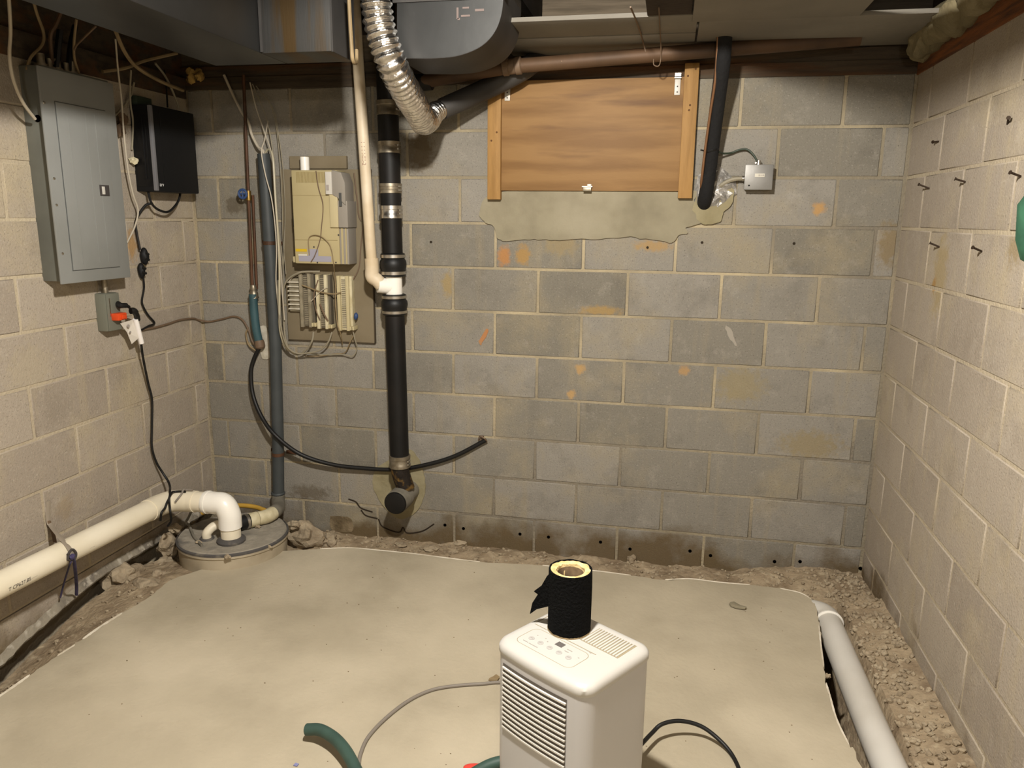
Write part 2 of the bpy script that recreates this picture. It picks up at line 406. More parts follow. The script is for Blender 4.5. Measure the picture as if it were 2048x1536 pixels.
# slab with a broken outline, cut back from the walls
edge_px = [(0, 1390), (120, 1308), (180, 1268), (245, 1226), (290, 1200), (330, 1168), (352, 1156), (400, 1140), (470, 1118), (545, 1104), (640, 1098), (700, 1096), (760, 1101),
           (830, 1108), (900, 1117), (960, 1124), (1020, 1127), (1085, 1131), (1150, 1138), (1200, 1143), (1262, 1151), (1330, 1160), (1380, 1158), (1440, 1165),
           (1500, 1170), (1560, 1177), (1600, 1186), (1622, 1198), (1633, 1218), (1638, 1250), (1642, 1290), (1648, 1335), (1652, 1366), (1660, 1392), (1674, 1440), (1698, 1490), (1722, 1536)]
ep = [Fl(*p) for p in edge_px]
ep = [Vector((.10, -3.3, SLAB)), Vector((.13, -2.4, SLAB))] + ep + [Vector((2.79, -2.2, SLAB)), Vector((2.82, -3.3, SLAB))]
fine = cr(ep, 9); out = []
for i, p in enumerate(fine):
    j = .007 * noise.noise(Vector((p.x * 28, p.y * 28, 1))) + .004 * noise.noise(Vector((p.x * 90, p.y * 90, 4)))
    out.append(Vector((p.x + j, p.y + j * .8, SLAB)))
poly = out + [Vector((XR, -3.3, SLAB)), Vector((XR, -6.6, SLAB)), Vector((XL, -6.6, SLAB)), Vector((XL, -3.3, SLAB))]
floor = struct(MB().prism(poly, (0, 0, -.095)).build('floor', 'slab'))
# pale crumbs of cut concrete along the left edge
def strip(pts, w, name, m, par, z, o=(-1, .3)):
    P = cr(pts, 10); M = MB(); V = []; Fc = []
    for i, p in enumerate(P):
        ww = w * (.6 + .8 * abs(noise.noise(Vector((i * .35, 2, 0))))) * (0 if i in (0, len(P) - 1) else 1)
        V += [(p.x + ww * o[0], p.y + ww * o[1], z - .012), (p.x + ww * .4 * o[0], p.y + ww * .4 * o[1], z + .003), (p.x - ww * .7 * o[0], p.y - ww * .7 * o[1], z + .0005)]
    for i in range(len(P) - 1):
        for k in (0, 1): a = i * 3 + k; Fc.append((a, a + 1, a + 4, a + 3))
    return M.add(V, Fc).build(name, m, par, smooth=True)
strip([Fl(245, 1226), Fl(200, 1254), Fl(165, 1279)], .011, 'chipped_edge', 'slab_edge', floor, SLAB)
strip([Fl(150, 1290), Fl(115, 1312)], .007, 'chipped_edge', 'slab_edge', floor, SLAB)
strip([Fl(60, 1350), Fl(0, 1392), Vector((.14, -2.0, SLAB))], .011, 'chipped_edge', 'slab_edge', floor, SLAB)
for q0, q1 in ((10, 15), (17, 20), (21, 24), (25, 27)): strip(ep[q0 + 2:q1 + 3], .006, 'chipped_edge', 'slab_edge', floor, SLAB, (0, 1))
for q0, q1 in ((29, 31), (32, 35)): strip(ep[q0 + 2:q1 + 3], .006, 'chipped_edge', 'slab_edge', floor, SLAB, (1, 0))
# dirt and gravel in the trench round the slab
def seg_d(p, a, b):
    ab = b - a; t = max(0, min(1, (p - a).dot(ab) / ab.length_squared)); return (p - (a + ab * t)).length
ep2 = [Vector((p.x, p.y)) for p in ep]
def ground_z(x, y):
    p = Vector((x, y)); d = min(seg_d(p, ep2[i], ep2[i + 1]) for i in range(len(ep2) - 1))
    n = noise.noise(Vector((x * 6, y * 6, 0))) * .02 + noise.noise(Vector((x * 17, y * 17, 5))) * .016 + noise.noise(Vector((x * 42, y * 42, 9))) * .008
    if x < XL + .006 and y < -.3: return -.2
    right = max(0, min(1, (x - 2.78) / .06)) if y < -.34 else 0
    left = max(0, min(1, (.34 - x) / .12)) if y < -.55 else 0
    back = .012 + min(d, .25) * .10 + n
    if x > 2.5 and y > -.4: back += .055 * min(1, (x - 2.5) / .4)
    zr = -.17 + n * .6 + max(0, min(1, (x - 2.90) / .09)) * .275 + max(0, x - 3.0) * .25
    zw = lip_z(y) - .062; zl = zw + n * .5 + max(0, min(1, (x - XL - .05) / .2)) * (.098 - zw)
    z = back * (1 - right) + zr * right
    return z * (1 - left) + zl * left
M = MB(); NX, NY = 150, 160; x0, x1, y0, y1 = XL - .12, XR + .01, .01, -3.3
gv = []; gf = []
for j in range(NY + 1):
    for i in range(NX + 1):
        x = x0 + (x1 - x0) * i / NX; y = y0 + (y1 - y0) * j / NY
        inside = .45 < x < 2.6 and y < -.75
        gv.append((x, y, -.1 if inside else ground_z(x, y)))
for j in range(NY):
    for i in range(NX):
        a = j * (NX + 1) + i; gf.append((a, a + 1, a + NX + 2, a + NX + 1))
dirt = struct(M.add(gv, gf).build('floor', 'dirt', smooth=True)); dirt.name = 'floor_trench'
# small gravel, more than anyone could count
M = MB(); rr = random.Random(21); cnt = 0
while cnt < 1500:
    t = rr.random()
    if t < .5: x, y = rr.uniform(2.95, XR - .01), rr.uniform(-2.2, -.02)
    elif t < .85: x, y = rr.uniform(.5, XR - .02), -abs(rr.gauss(.12, .09)) - .01
    else: x, y = rr.uniform(-.05, .22), rr.uniform(-2.4, -.75)
    pv = Vector((x, y)); d = min(seg_d(pv, ep2[i], ep2[i + 1]) for i in range(len(ep2) - 1))
    if d < .012 or (abs(x - (2.914 + max(0, -y - 1.2) * .025)) < .066 and y < -.3) or (y > -.3 and y < -.29 - 0): continue
    if (Vector((x, y)) - Vector((.285, -.465))).length < .3: continue
    r = rr.uniform(.0025, .0085) * (1.3 if t < .5 else 1)
    V, Fc = blob((x, y, ground_z(x, y) + r * .45), r, cnt, 1, .4, (1.15, 1, .9)); M.add(V, Fc); cnt += 1
gr = M.build('gravel', 'rubble'); gr['kind'] = 'stuff'; gr['label'] = 'loose gravel and concrete crumbs in the trench along the walls'; gr['category'] = 'gravel'
# wood on top of the walls
struct(MB().box((XL - .2, -.004, 11 * BH - .005), (XR + .2, .13, 11 * BH + .05)).box((XL - .2, .002, 11 * BH + .05), (XR + .2, .13, 11 * BH + .10)).build('trim_1', 'wood_sill', bevel=.002))
struct(MB().box((XL - .2, .02, 11 * BH + .10), (XR + .2, .07, 2.62)).build('trim_2', 'wood_rim'))
struct(MB().box((XR - .006, .0, 11 * BH - .01), (XR + .13, -6.6, 11 * BH + .075)).build('trim_3', 'wood_orange', bevel=.002))
struct(MB().box((XR + .03, .06, 11 * BH + .075), (XR + .08, -6.6, 2.62)).build('trim_4', 'wood_rim'))
struct(MB().box((XL + .006, .0, 11 * BH - .045), (XL - .13, -6.6, 11 * BH + .05)).build('trim_5', 'wood_sill', bevel=.002))
struct(MB().box((XL - .02, .06, 11 * BH + .05), (XL - .08, -6.6, 2.62)).build('trim_6', 'wood_sill'))
struct(MB().box((XL - .25, .2, 2.62), (XR + .25, -6.8, 2.68)).build('ceiling', 'ceiling_wood'))
for i, x in enumerate((.05, .40, .80, 1.20, 1.58, 2.20, 2.84)):
    tag(MB().box((x, .01, 2.45), (x + .04, -6.58, 2.625)).build('floor_joist', 'wood_dark', bevel=.002),
        'dark rough-sawn joist running overhead towards the block wall with the hatch', 'joist', 'joists overhead')
ZP = 2.338
tag(MB().box((1.50, -.01, ZP), (2.262, -.325, ZP + .016)).build('ceiling_board', 'board_grey', bevel=.002), 'grey-brown board overhead between the rim joist and the hanging copper wire', 'board')
tag(MB().box((1.50, -.332, ZP + .002), (2.262, -.585, ZP + .018)).build('ceiling_board', 'board_grey', bevel=.002), 'second grey-brown board overhead, one board out from the block wall', 'board')
tag(MB().box((2.27, -.01, ZP), (3.10, -.50, ZP + .016)).build('ceiling_board', 'board_grey', bevel=.002), 'wide grey-brown board overhead above the small metal junction box', 'board')
tag(MB().box((2.245, -.505, ZP - .002), (2.80, -3.2, ZP + .02)).build('joist_pan', 'board_grey', bevel=.002), 'long grey pan closing a joist bay beside the right block wall', 'panel')
tag(MB().box((2.09, -.59, ZP + .004), (2.24, -.9, ZP + .11)).build('blocking', 'wood_dark', bevel=.003), 'short dark wood blocking at the end of the grey boards overhead', 'wood block')
# ceiling bulb out of the picture, and an added fill bulb behind the camera
for k, b in enumerate((BULB, FILL_BULB)):
    t = thing('light_bulb', ('bare bulb in a porcelain holder above the dehumidifier', 'added fill bulb in a porcelain holder behind the camera')[k], 'bulb', b + Vector((0, 0, .17)))
    MB().rev(b + Vector((0, 0, .17)), b + Vector((0, 0, .05)), [(0, .055), (.3, .052), (.6, .03), (1, .026)], 20).build('holder', 'foam_white', t, smooth=True)
    MB().rev(b + Vector((0, 0, .055)), b + Vector((0, 0, -.045)), [(0, .014), (.2, .018), (.5, .031), (.75, .032), (.93, .02), (1, .004)], 20).build('glass', 'bulb_glass', t, smooth=True)
# ---------------- patches, stains and cracks on the back wall (children of the wall)
def patch(px, d, name, m, th=.004, fn=Bk, par=wb, jit=.004, n=5, seed=0, nd=(0, 1, 0)):
    P = [fn(*p, d) for p in px]; P = cr(P + [P[0]], n)[:-1]; Q = []
    for p in P:
        j = jit * noise.noise(p * 45 + Vector((seed, 0, 0))) * 1.6
        Q.append(p + Vector((j if nd[0] == 0 else 0, j if nd[1] == 0 else 0, j)))
    return MB().prism(Q, Vector(nd) * (th + d + .002)).build(name, m, par, bevel=0)
patch([(985, 385), (965, 402), (960, 425), (963, 440), (985, 452), (992, 470), (1005, 482), (1060, 478), (1100, 481), (1150, 479), (1200, 478), (1260, 474), (1310, 480), (1345, 484),
       (1358, 470), (1376, 466), (1372, 455), (1400, 447), (1410, 435), (1400, 418), (1388, 400), (1385, 380), (1180, 370)], .009, 'cement_patch', 'parge', .004, seed=2)
patch([(1385, 420), (1395, 440), (1410, 450), (1440, 444), (1446, 425), (1462, 410), (1468, 380), (1440, 370), (1400, 380)], .012, 'cement_patch', 'parge_tan', seed=5)
patch([(752, 935), (745, 960), (752, 990), (790, 1035), (825, 1030), (846, 1000), (850, 965), (840, 925), (820, 900), (805, 905)], .006, 'cement_patch', 'parge_tan', seed=8)
patch([(956, 683), (962, 675), (972, 658), (977, 662), (972, 674), (965, 684), (962, 690)], .003, 'stain_patch', 'stain_orange', .001, jit=.003)
patch([(1452, 650), (1462, 660), (1474, 690), (1466, 686), (1454, 666)], .003, 'stain_patch', 'paint_scrape', .001)
patch([(660, 1032), (700, 1036), (704, 1063), (664, 1060)], .003, 'stain_patch', 'rubble_dark', .001)
patch([(515, 655), (530, 652), (540, 680), (541, 712), (528, 718), (518, 700)], .006, 'foam_patch', 'foam_white', .002, seed=6)
for pts in ([(697, 998), (712, 1004), (722, 1016), (745, 1024)], [(722, 1020), (732, 1031), (755, 1037)], [(757, 1038), (764, 1052), (785, 1062), (800, 1064), (806, 1055), (815, 1066), (845, 1062), (868, 1048)]):
    MB().tube(cr([Bk(*p, .001) for p in pts], 5), .0035, 6).build('crack', 'crack', wb)
for p in [(890, 1050), (927, 1057), (1040, 1068), (1097, 1074), (1201, 1084), (1260, 1098), (1380, 1102), (1421, 1111), (1549, 1123), (1600, 1123), (1721, 1137)]:
    c = Bk(*p, .0); MB().cyl(c + Vector((0, -.0015, 0)), c + Vector((0, .02, 0)), .008, 12).build('weep_hole', 'hole_black', wb)
for p in [(862, 484), (1404, 485), (1588, 487), (1295, 495)]:
    c = Bk(*p, .0); MB().cyl(c + Vector((0, -.002, 0)), c + Vector((0, .01, 0)), .006, 8).build('anchor_hole', 'crack', wb)

# ================================================================= BACK WALL THINGS
# ---------------- soil stack
def SA(py):                                   # the stack's axis at the height of a pixel row
    T = Bk(775, 200, .115); B = Bk(799, 905, .115); z = Bk(790, py, .115).z
    return B.lerp(T, (z - B.z) / (T.z - B.z))
t = thing('soil_stack', 'black cast iron drain stack with steel clamps standing against the block wall', 'pipe', SA(905) * 1.0)
for a, b, r in ((-60, 203, .046), (229, 285, .047), (305, 369, .047), (385, 414, .046), (434, 512, .046), (625, 912, .0455)):
    MB().cyl(SA(a), SA(b), r, 28).build('pipe_section', 'iron_black', t, smooth=True)
for a, b, m in ((201, 231, 'steel_dull'), (283, 307, 'steel_dull'), (367, 387, 'steel_dull'), (411, 437, 'steel'), (909, 933, 'steel_dull')):
    c = MB().rev(SA(a), SA(b), [(0, .048), (.02, .0515), (.3, .0515), (.33, .050), (.66, .050), (.7, .0515), (.98, .0515), (1, .048)], 32).build('clamp', m, t, smooth=True)
    p = SA((a + b) / 2) + Vector((.051, -.012, 0)); MB().cyl(p + Vector((0, -.018, .008)), p + Vector((0, .014, .008)), .004, 8).cyl(p + Vector((0, -.018, -.008)), p + Vector((0, .014, -.008)), .004, 8).build('screw', 'steel', c)
for a, b in ((506, 553), (588, 630)):
    c = MB().rev(SA(a), SA(b), [(0, .048), (.03, .055), (.2, .055), (.24, .053), (.34, .060), (.48, .062), (.62, .060), (.72, .056), (.95, .056), (1, .05)], 32).build('rubber_coupling', 'rubber', t, smooth=True)
    for q in (.13, .84):
        pa = SA(a + (b - a) * (q - .07)); pb = SA(a + (b - a) * (q + .07)); MB().rev(pa, pb, [(0, .055), (.05, .0575), (.95, .0575), (1, .055)], 32).build('band', 'steel', c, smooth=True)
c = MB().cyl(SA(552), SA(590), .039, 28).build('tee', 'pvc_bright', t, smooth=True)
pa = SA(573); MB().tube([pa, pa + Vector((-.03, -.02, .004)), pa + Vector((-.062, -.04, .009))], [.036, .036, .036], 20).build('branch', 'pvc_bright', t, smooth=True)
MB().tube(cr([SA(926), SA(940), Bk(803, 952, .11), Bk(812, 978, .10)], 6), [.044] * 19, 20).build('rusty_bend', 'iron_rust', t, smooth=True)
ca = Bk(816, 992, .0) + Vector((0, .02, 0)); cb = Bk(791, 1006, .20)
ca = Vector((cb.x + .006, .02, cb.z - .002))
MB().rev(ca, cb, [(0, .05), (.5, .05), (.52, .057), (.92, .057), (1, .055)], 32).build('cleanout', 'grey_dusty', t, smooth=True)
MB().rev(cb + Vector((0, .004, 0)), cb + Vector((0, -.012, 0)), [(0, .055), (.5, .055), (.9, .051), (1, .046)], 32).build('cleanout_plug', 'iron_black', t, smooth=True)
# ---------------- white waste pipe joining the stack
we = SA(573) + Vector((-.06, -.04, .009))
wp = [Bk(707, -30, .17), Bk(718, 150, .165), Bk(743, 522, .155)]
t = thing('waste_pipe', 'slim cream white plastic waste pipe running down into the black stack', 'pipe', wp[2])
MB().tube([wp[0], wp[1], wp[2]], .0245, 22).build('pipe_section', 'pvc_old', t, smooth=True)
MB().tube(cr([wp[2] + Vector((0, 0, .012)), wp[2] + Vector((.002, 0, -.03)), wp[2].lerp(we, .45) + Vector((-.012, 0, -.022)), we.lerp(wp[2], .2), we + Vector((.012, .008, -.002))], 6), .0315, 22).build('elbow', 'pvc_old', t, smooth=True)
pipe_text('I  I 1 I-IIII-2', wp[1], wp[2], .28, (.25, -1, 0), .0245, .022, 'red_print', 'print_red', t)
# ---------------- grey conduit down to the sump
g0, g1 = Bk(527, 308, .06), Bk(557, 1000, .06)
t = thing('grey_conduit', 'dark grey plastic conduit standing between the rusty water line and the phone board', 'pipe', g1)
gp = [g0, Bk(540, 500, .06), Bk(551, 690, .06), Bk(556, 880, .06), g1]
MB().tube(gp, .029, 24, cap=False).tube([g0 + Vector((0, 0, -.003))] + gp[1:], .025, 24).build('pipe_section', 'pvc_grey', t, smooth=True)
e1 = [g1 + Vector((0, 0, .035)), g1 + Vector((0, -.004, -.002)), Fl(556, 1017, .214), Fl(550, 1023, .230), Fl(543, 1027, .238)]
c = MB().tube(cr(e1, 6), .0335, 22).build('elbow', 'grey_dusty', t, smooth=True)
MB().rev(g1 + Vector((0, 0, .03)), g1 + Vector((0, 0, .045)), [(0, .033), (.5, .036), (1, .033)], 24).build('rim', 'pvc_grey', t, smooth=True)
for py, px_ in ((486, 539), (908, 556)):
    p = Bk(px_, py, .06)
    c = MB().rev(p + Vector((0, 0, -.009)), p + Vector((0, 0, .009)), [(0, .0285), (.05, .031), (.95, .031), (1, .0285)], 24).box((p.x + .02, -.012, p.z - .011), (p.x + (.052 if py < 600 else .075), .0, p.z + .006)).box((p.x - .065, -.012, p.z - .004), (p.x - .028, .0, p.z + .01)).build('strap', 'copper_old', t, bevel=0)
# flexible discharge from the conduit elbow to the sump lid
q = [Fl(546, 1026, .237), Fl(533, 1033, .236), Fl(516, 1037, .237), Fl(499, 1041, .237), Fl(478, 1047, .236), Fl(459, 1052, .234)]
t = thing('sump_discharge', 'cream elbow and black rubber hose with steel band between grey conduit and sump', 'pipe', q[2])
MB().tube(cr(q[:3], 6), .0335, 20).build('cream_elbow', 'cream_fitting', t, smooth=True)
MB().rev(q[2], q[3], [(0, .032), (.1, .035), (.9, .035), (1, .032)], 22).build('collar', 'cream_fitting', t, smooth=True)
MB().rev(q[3], q[4], [(0, .031), (.1, .0335), (1, .0335)], 22).build('rubber_sleeve', 'rubber', t, smooth=True)
MB().rev(q[3].lerp(q[4], .12), q[3].lerp(q[4], .42), [(0, .033), (.1, .0362), (.9, .0362), (1, .033)], 22).build('band', 'steel', t, smooth=True)
MB().tube([q[3].lerp(q[4], .8), q[4], q[5]], .030, 20).build('black_pipe', 'iron_black', t, smooth=True)
# ---------------- rusty water line with blue valve, teal hose and black hose
a = [Bk(487, 150, .04), Bk(493, 300, .04), Bk(497, 390, .04), Bk(505, 578, .04)]
t = thing('water_line', 'thin rusty copper water line with blue valve running down the back wall', 'pipe', a[-1])
MB().tube(a, .0075, 12).build('pipe_section', 'copper_old', t, smooth=True)
MB().tube([p + Vector((.016, .012, 0)) for p in a[2:]], .0065, 12).build('second_pipe', 'copper_old', t, smooth=True)
vc = Bk(488, 388, .055); c = MB().cyl(a[2] + Vector((0, 0, .02)), a[2] + Vector((0, 0, -.025)), .013, 14).build('valve_body', 'brass', t, smooth=True)
ring = [vc + Vector((math.cos(k * math.pi / 8) * .02, -.012, math.sin(k * math.pi / 8) * .02)) for k in range(17)]
MB().tube(ring, .006, 8, cap=False).cyl(vc + Vector((-.02, -.012, 0)), vc + Vector((.02, -.012, 0)), .004, 8).cyl(vc + Vector((0, -.012, -.02)), vc + Vector((0, -.012, .02)), .004, 8).cyl(vc + Vector((0, -.014, 0)), a[2], .005, 8).build('handwheel', 'blue_paint', c, smooth=True)
MB().rev(a[3] + Vector((.004, 0, .02)), a[3] + Vector((.006, 0, -.045)), [(0, .012), (.2, .017), (.4, .014), (.6, .021), (.8, .021), (1, .024)], 16).build('fitting', 'steel_dull', t, smooth=True)
h = [Bk(506, 588, .045), Bk(508, 620, .045), Bk(512, 655, .042), Bk(518, 684, .035)]
MB().tube(cr(h, 6), .0205, 18).build('teal_sleeve', 'teal_hose', t, smooth=True)
MB().rev(Bk(518, 680, .036), Bk(521, 697, .034), [(0, .021), (.3, .025), (.8, .025), (1, .018)], 16).build('end_ring', 'wire_brown', t, smooth=True)
hp = [(519, 695, .035), (508, 718, .035), (502, 745, .04), (506, 790, .055), (524, 835, .08), (552, 872, .105), (600, 908, .075), (660, 928, .05), (720, 936, .035), (790, 939, .03), (850, 930, .025), (910, 912, .022), (972, 880, .018)]
tag(MB().tube(cr([Bk(*p) for p in hp], 7), .0105, 12).build('drain_hose', 'wire_black', smooth=True), 'thin black hose drooping across the back wall behind the stack', 'hose')
tag(MB().box(Bk(960, 872, .012), Bk(968, 880, .0)).tube(cr([Bk(957, 881, .015), Bk(960, 872, .03), Bk(970, 878, .032), Bk(974, 884, .016)], 5), .003, 6).build('hose_clip', 'wire_brown'), 'small wire clip holding the end of the thin black hose', 'clip')
# ---------------- telephone board
bx0, bx1, bz0, bz1 = .378, .828, 1.052, 1.865
t = thing('phone_board', 'painted plywood backing board behind the cream phone equipment', 'board', (.6, 0, bz0))
MB().box((bx0, -.018, bz0), (bx1, 0, bz1)).build('board', 'backboard', t, bevel=.001)
MB().box((bx0 - .001, -.0165, bz0 - .004), (bx1 + .003, -.001, bz0)).box((bx1, -.0165, bz0 - .004), (bx1 + .004, -.001, bz1)).build('edge_band', 'backboard_edge', t)
MB().box((.43, -.02, bz1 + .003), (.715, 0, 1.925)).build('top_board', 'backboard', t, bevel=.001)
t = thing('phone_cabinet', 'cream plastic telephone switch cabinet with vents and stickers on the board', 'phone equipment', (.61, -.018, 1.432))
y0 = -.115
MB().box((.484, y0, 1.432), (.708, -.018, 1.856)).build('body', 'cream_plastic', t, bevel=.005)
MB().box((.708, y0 + .005, 1.432), (.752, -.018, 1.60)).build('side_ribs', 'grey_module', t, bevel=.003)
MB().box((.718, y0 + .002, 1.434), (.727, -.02, 1.598)).box((.738, y0 + .002, 1.434), (.744, -.02, 1.598)).build('rib', 'cream_plastic', t)
MB().box((.672, y0 - .012, 1.60), (.712, -.018, 1.78)).build('side_module', 'cream_plastic_light', t, bevel=.003)
MB().box((.712, y0 - .01, 1.60), (.758, -.018, 1.72)).build('side_module', 'grey_module', t, bevel=.003)
MB().prism([(.69, y0 - .016, 1.855), (.735, y0 - .016, 1.845), (.752, y0 - .016, 1.80), (.752, y0 - .016, 1.70), (.712, y0 - .016, 1.735), (.69, y0 - .016, 1.745)], (0, .10, 0)).build('top_module', 'grey_module', t, bevel=.003)
c = MB().box((.659, y0 - .02, 1.748), (.690, -.05, 1.848)).build('end_module', 'pvc_side', t, bevel=.003)
MB().box((.664, y0 - .0215, 1.765), (.676, y0 - .019, 1.79)).build('mark', 'print_grey', c)
MB().box((.722, y0 - .0175, 1.695), (.734, y0 - .013, 1.755)).build('slot', 'grey_dark_label', t)
v = MB()
for i in range(24): x = .509 + i * .0060; v.box((x, y0 - .0012, 1.800), (x + .0028, y0 + .002, 1.848))
v.build('vent_slots', 'vent_dark', t)['kind'] = 'stuff'
MB().box((.487, y0 - .0008, 1.540), (.700, y0 + .001, 1.5425)).build('seam', 'vent_dark', t)
MB().box((.487, y0 - .0008, 1.742), (.66, y0 + .001, 1.7435)).build('seam', 'vent_dark', t)
MB().box((.489, y0 - .0012, 1.487), (.545, y0 + .001, 1.500)).build('yellow_sticker', 'yellow_label', t)
MB().box((.552, y0 - .0012, 1.465), (.602, y0 + .001, 1.500)).build('sticker', 'lavender_label', t)
MB().box((.503, y0 - .0015, 1.442), (.666, y0 + .001, 1.468)).build('sticker', 'lavender_label', t)
MB().box((.501, y0 - .0009, 1.468), (.545, y0 + .001, 1.476)).build('sticker', 'white_label', t)
for px, py in ((628, 494), (635, 525), (677, 470), (672, 525)):
    p = Bk(px, py, .115); MB().cyl(p + Vector((0, -.0015, 0)), p, .004, 8).build('screw', 'print_dark', t)
MB().box((.474, -.10, 1.60), (.486, -.03, 1.665)).box((.472, -.09, 1.50), (.486, -.03, 1.575)).build('connectors', 'black_plastic', t, bevel=.002)
MB().box((.455, -.08, 1.434), (.484, -.03, 1.462)).build('foot', 'cream_plastic_light', t, bevel=.002)
tp = Bk(610, 338, .06); tag(MB().rev(tp + Vector((0, 0, -.02)), Bk(609, 314, .06), [(0, .021), (1, .021)], 18).build('white_tube', 'pvc_bright', smooth=True), 'short white tube standing on top of the cream phone cabinet', 'tube')
def rail_block(x0, x1, z0, z1, lab, mrail, mmid, tabs=True):
    t = thing('punch_block', lab, 'terminal block', ((x0 + x1) / 2, -.018, z0), 'terminal blocks on the phone board'); w = x1 - x0
    MB().box((x0, -.05, z0), (x1, -.018, z1)).build('base', mmid, t, bevel=.002)
    for u in (0, .62):
        MB().box((x0 + w * u, -.064, z0 - .003), (x0 + w * (u + .22), -.018, z1 + .003)).build('rail', mrail, t, bevel=.0015)
    m = MB()
    for i in range(26):
        z = z0 + .01 + (z1 - z0 - .02) * i / 26; m.box((x0 + w * .26, -.0525, z), (x0 + w * .58, -.049, z + .0045))
    m.build('contacts', 'punch_grey', t)['kind'] = 'stuff'
    if tabs:
        for u in (.86, 1.05): MB().box((x0 + w * u, -.07, z0 + .002), (x0 + w * (u + .12), -.02, z0 + .02)).build('tab', 'cream_plastic_light', t, bevel=.001)
rail_block(.470, .540, 1.125, 1.378, 'grey dusty terminal block beside the small ribbed strip on phone board', 'punch_grey', 'punch_dark')
rail_block(.556, .624, 1.120, 1.375, 'middle terminal block with brown wires between its two neighbours', 'cream_fitting', 'punch_dark')
rail_block(.664, .735, 1.115, 1.372, 'clean cream terminal block with an empty face on phone board', 'cream_plastic_light', 'cream_fitting')
t = thing('wire_strip', 'short dusty ribbed wiring strip below the cream phone cabinet', 'terminal block', (.432, -.018, 1.195), 'terminal blocks on the phone board')
MB().box((.405, -.04, 1.195), (.462, -.018, 1.355)).build('base', 'punch_grey', t, bevel=.002)
for i in range(7):
    z = 1.205 + i * .0215; MB().box((.404, -.052, z), (.463, -.038, z + .007)).build('rib', 'foam_white', t, bevel=.001)
p = Bk(712, 632, .05); tag(MB().add(*blob(p, .014, 3, 2, .2, (.8, .8, 1.2))).build('blue_connector', 'blue_chip' if False else 'blue_paint', smooth=True), 'dark blue plastic connector hanging beside the cream terminal block', 'connector')
def wire(pts, r, m, label, cat='cable', group=None, fn=Bk, name='cable', n=7, seg=7):
    return tag(MB().tube(cr([fn(*p) for p in pts], n), r, seg).build(name, m, smooth=True), label, cat, group)
GP = 'phone wires'
WL1 = ['thick grey wire looping from the dusty terminal block round to the cabinet bottom', 'thick grey wire dropping from the middle terminal block back up beside conduit',
       'grey wire hanging in a wide loop under the clean cream terminal block', 'thin tan wire drooping beneath the clean cream terminal block', 'tan wire running level across the faces of the terminal blocks',
       'short white wire slanting over the middle terminal block', 'white wire arching over the top of the ribbed wiring strip', 'thin brown wire bowed down the gap before the middle terminal block', 'short thick brown wire on the middle terminal block face']
WL2 = ['white phone wire crossing the top of the grey conduit and following it down', 'white phone wire bulging out in front of the grey conduit', 'grey phone wire running close behind the grey conduit',
       'thin grey phone wire furthest from the grey conduit, ending above the ribbed strip', 'thin grey phone wire bowing towards the cream cabinet then back to conduit', 'clear plastic tube running from the grey conduit top to the wire loops']
wire([(632, 342, .12), (637, 375, .122), (646, 410, .122), (643, 455, .122), (640, 480, .122), (630, 510, .122), (622, 524, .122)], .0022, 'wire_brown', 'brown wire hanging down the face of the cream phone cabinet', name='phone_wire')
wire([(619, 510, .121), (617, 480, .122), (625, 471, .123), (642, 473, .126), (657, 486, .124), (663, 500, .122), (667, 524, .122), (668, 536, .115), (670, 556, .078), (671, 580, .071), (671, 610, .071), (675, 648, .071), (682, 670, .06), (685, 690, .024)], .0022, 'wire_tan', 'tan wire looping over the cabinet stickers and down past terminal blocks', name='phone_wire')
for pts, r, m in (([(627, 664, .05), (624, 682, .06), (612, 700, .05), (595, 709, .04), (579, 700, .045), (570, 672, .05), (567, 630, .05), (566, 590, .055), (573, 562, .066), (600, 545, .075), (640, 543, .06)], .0045, 'wire_grey'),
                  ([(664, 664, .05), (656, 685, .055), (640, 700, .05), (615, 706, .052), (592, 706, .058), (574, 692, .08), (562, 655, .10), (556, 600, .10), (557, 560, .10)], .004, 'wire_grey'),
                  ([(706, 662, .05), (710, 680, .045), (714, 695, .03), (706, 712, .025), (685, 709, .02), (650, 709, .02), (615, 707, .025)], .003, 'wire_grey'),
                  ([(708, 668, .04), (700, 685, .035), (690, 705, .02), (668, 708, .018), (640, 712, .018), (610, 712, .02)], .0025, 'wire_tan'),
                  ([(604, 570, .068), (625, 578, .07), (645, 585, .07), (668, 588, .07), (682, 585, .07)], .0035, 'wire_tan'),
                  ([(622, 603, .068), (634, 590, .07), (645, 580, .07), (655, 575, .07)], .0022, 'wire_white'),
                  ([(577, 565, .05), (588, 550, .055), (605, 543, .05), (625, 546, .05)], .003, 'wire_white'),
                  ([(636, 560, .067), (628, 590, .07), (632, 620, .07), (640, 640, .07)], .003, 'wire_brown'),
                  ([(640, 608, .07), (648, 628, .07), (656, 642, .068)], .004, 'wire_brown')):
    wire(pts, r, m, WL1.pop(0), group='phone wires round the terminal blocks', name='phone_wire')
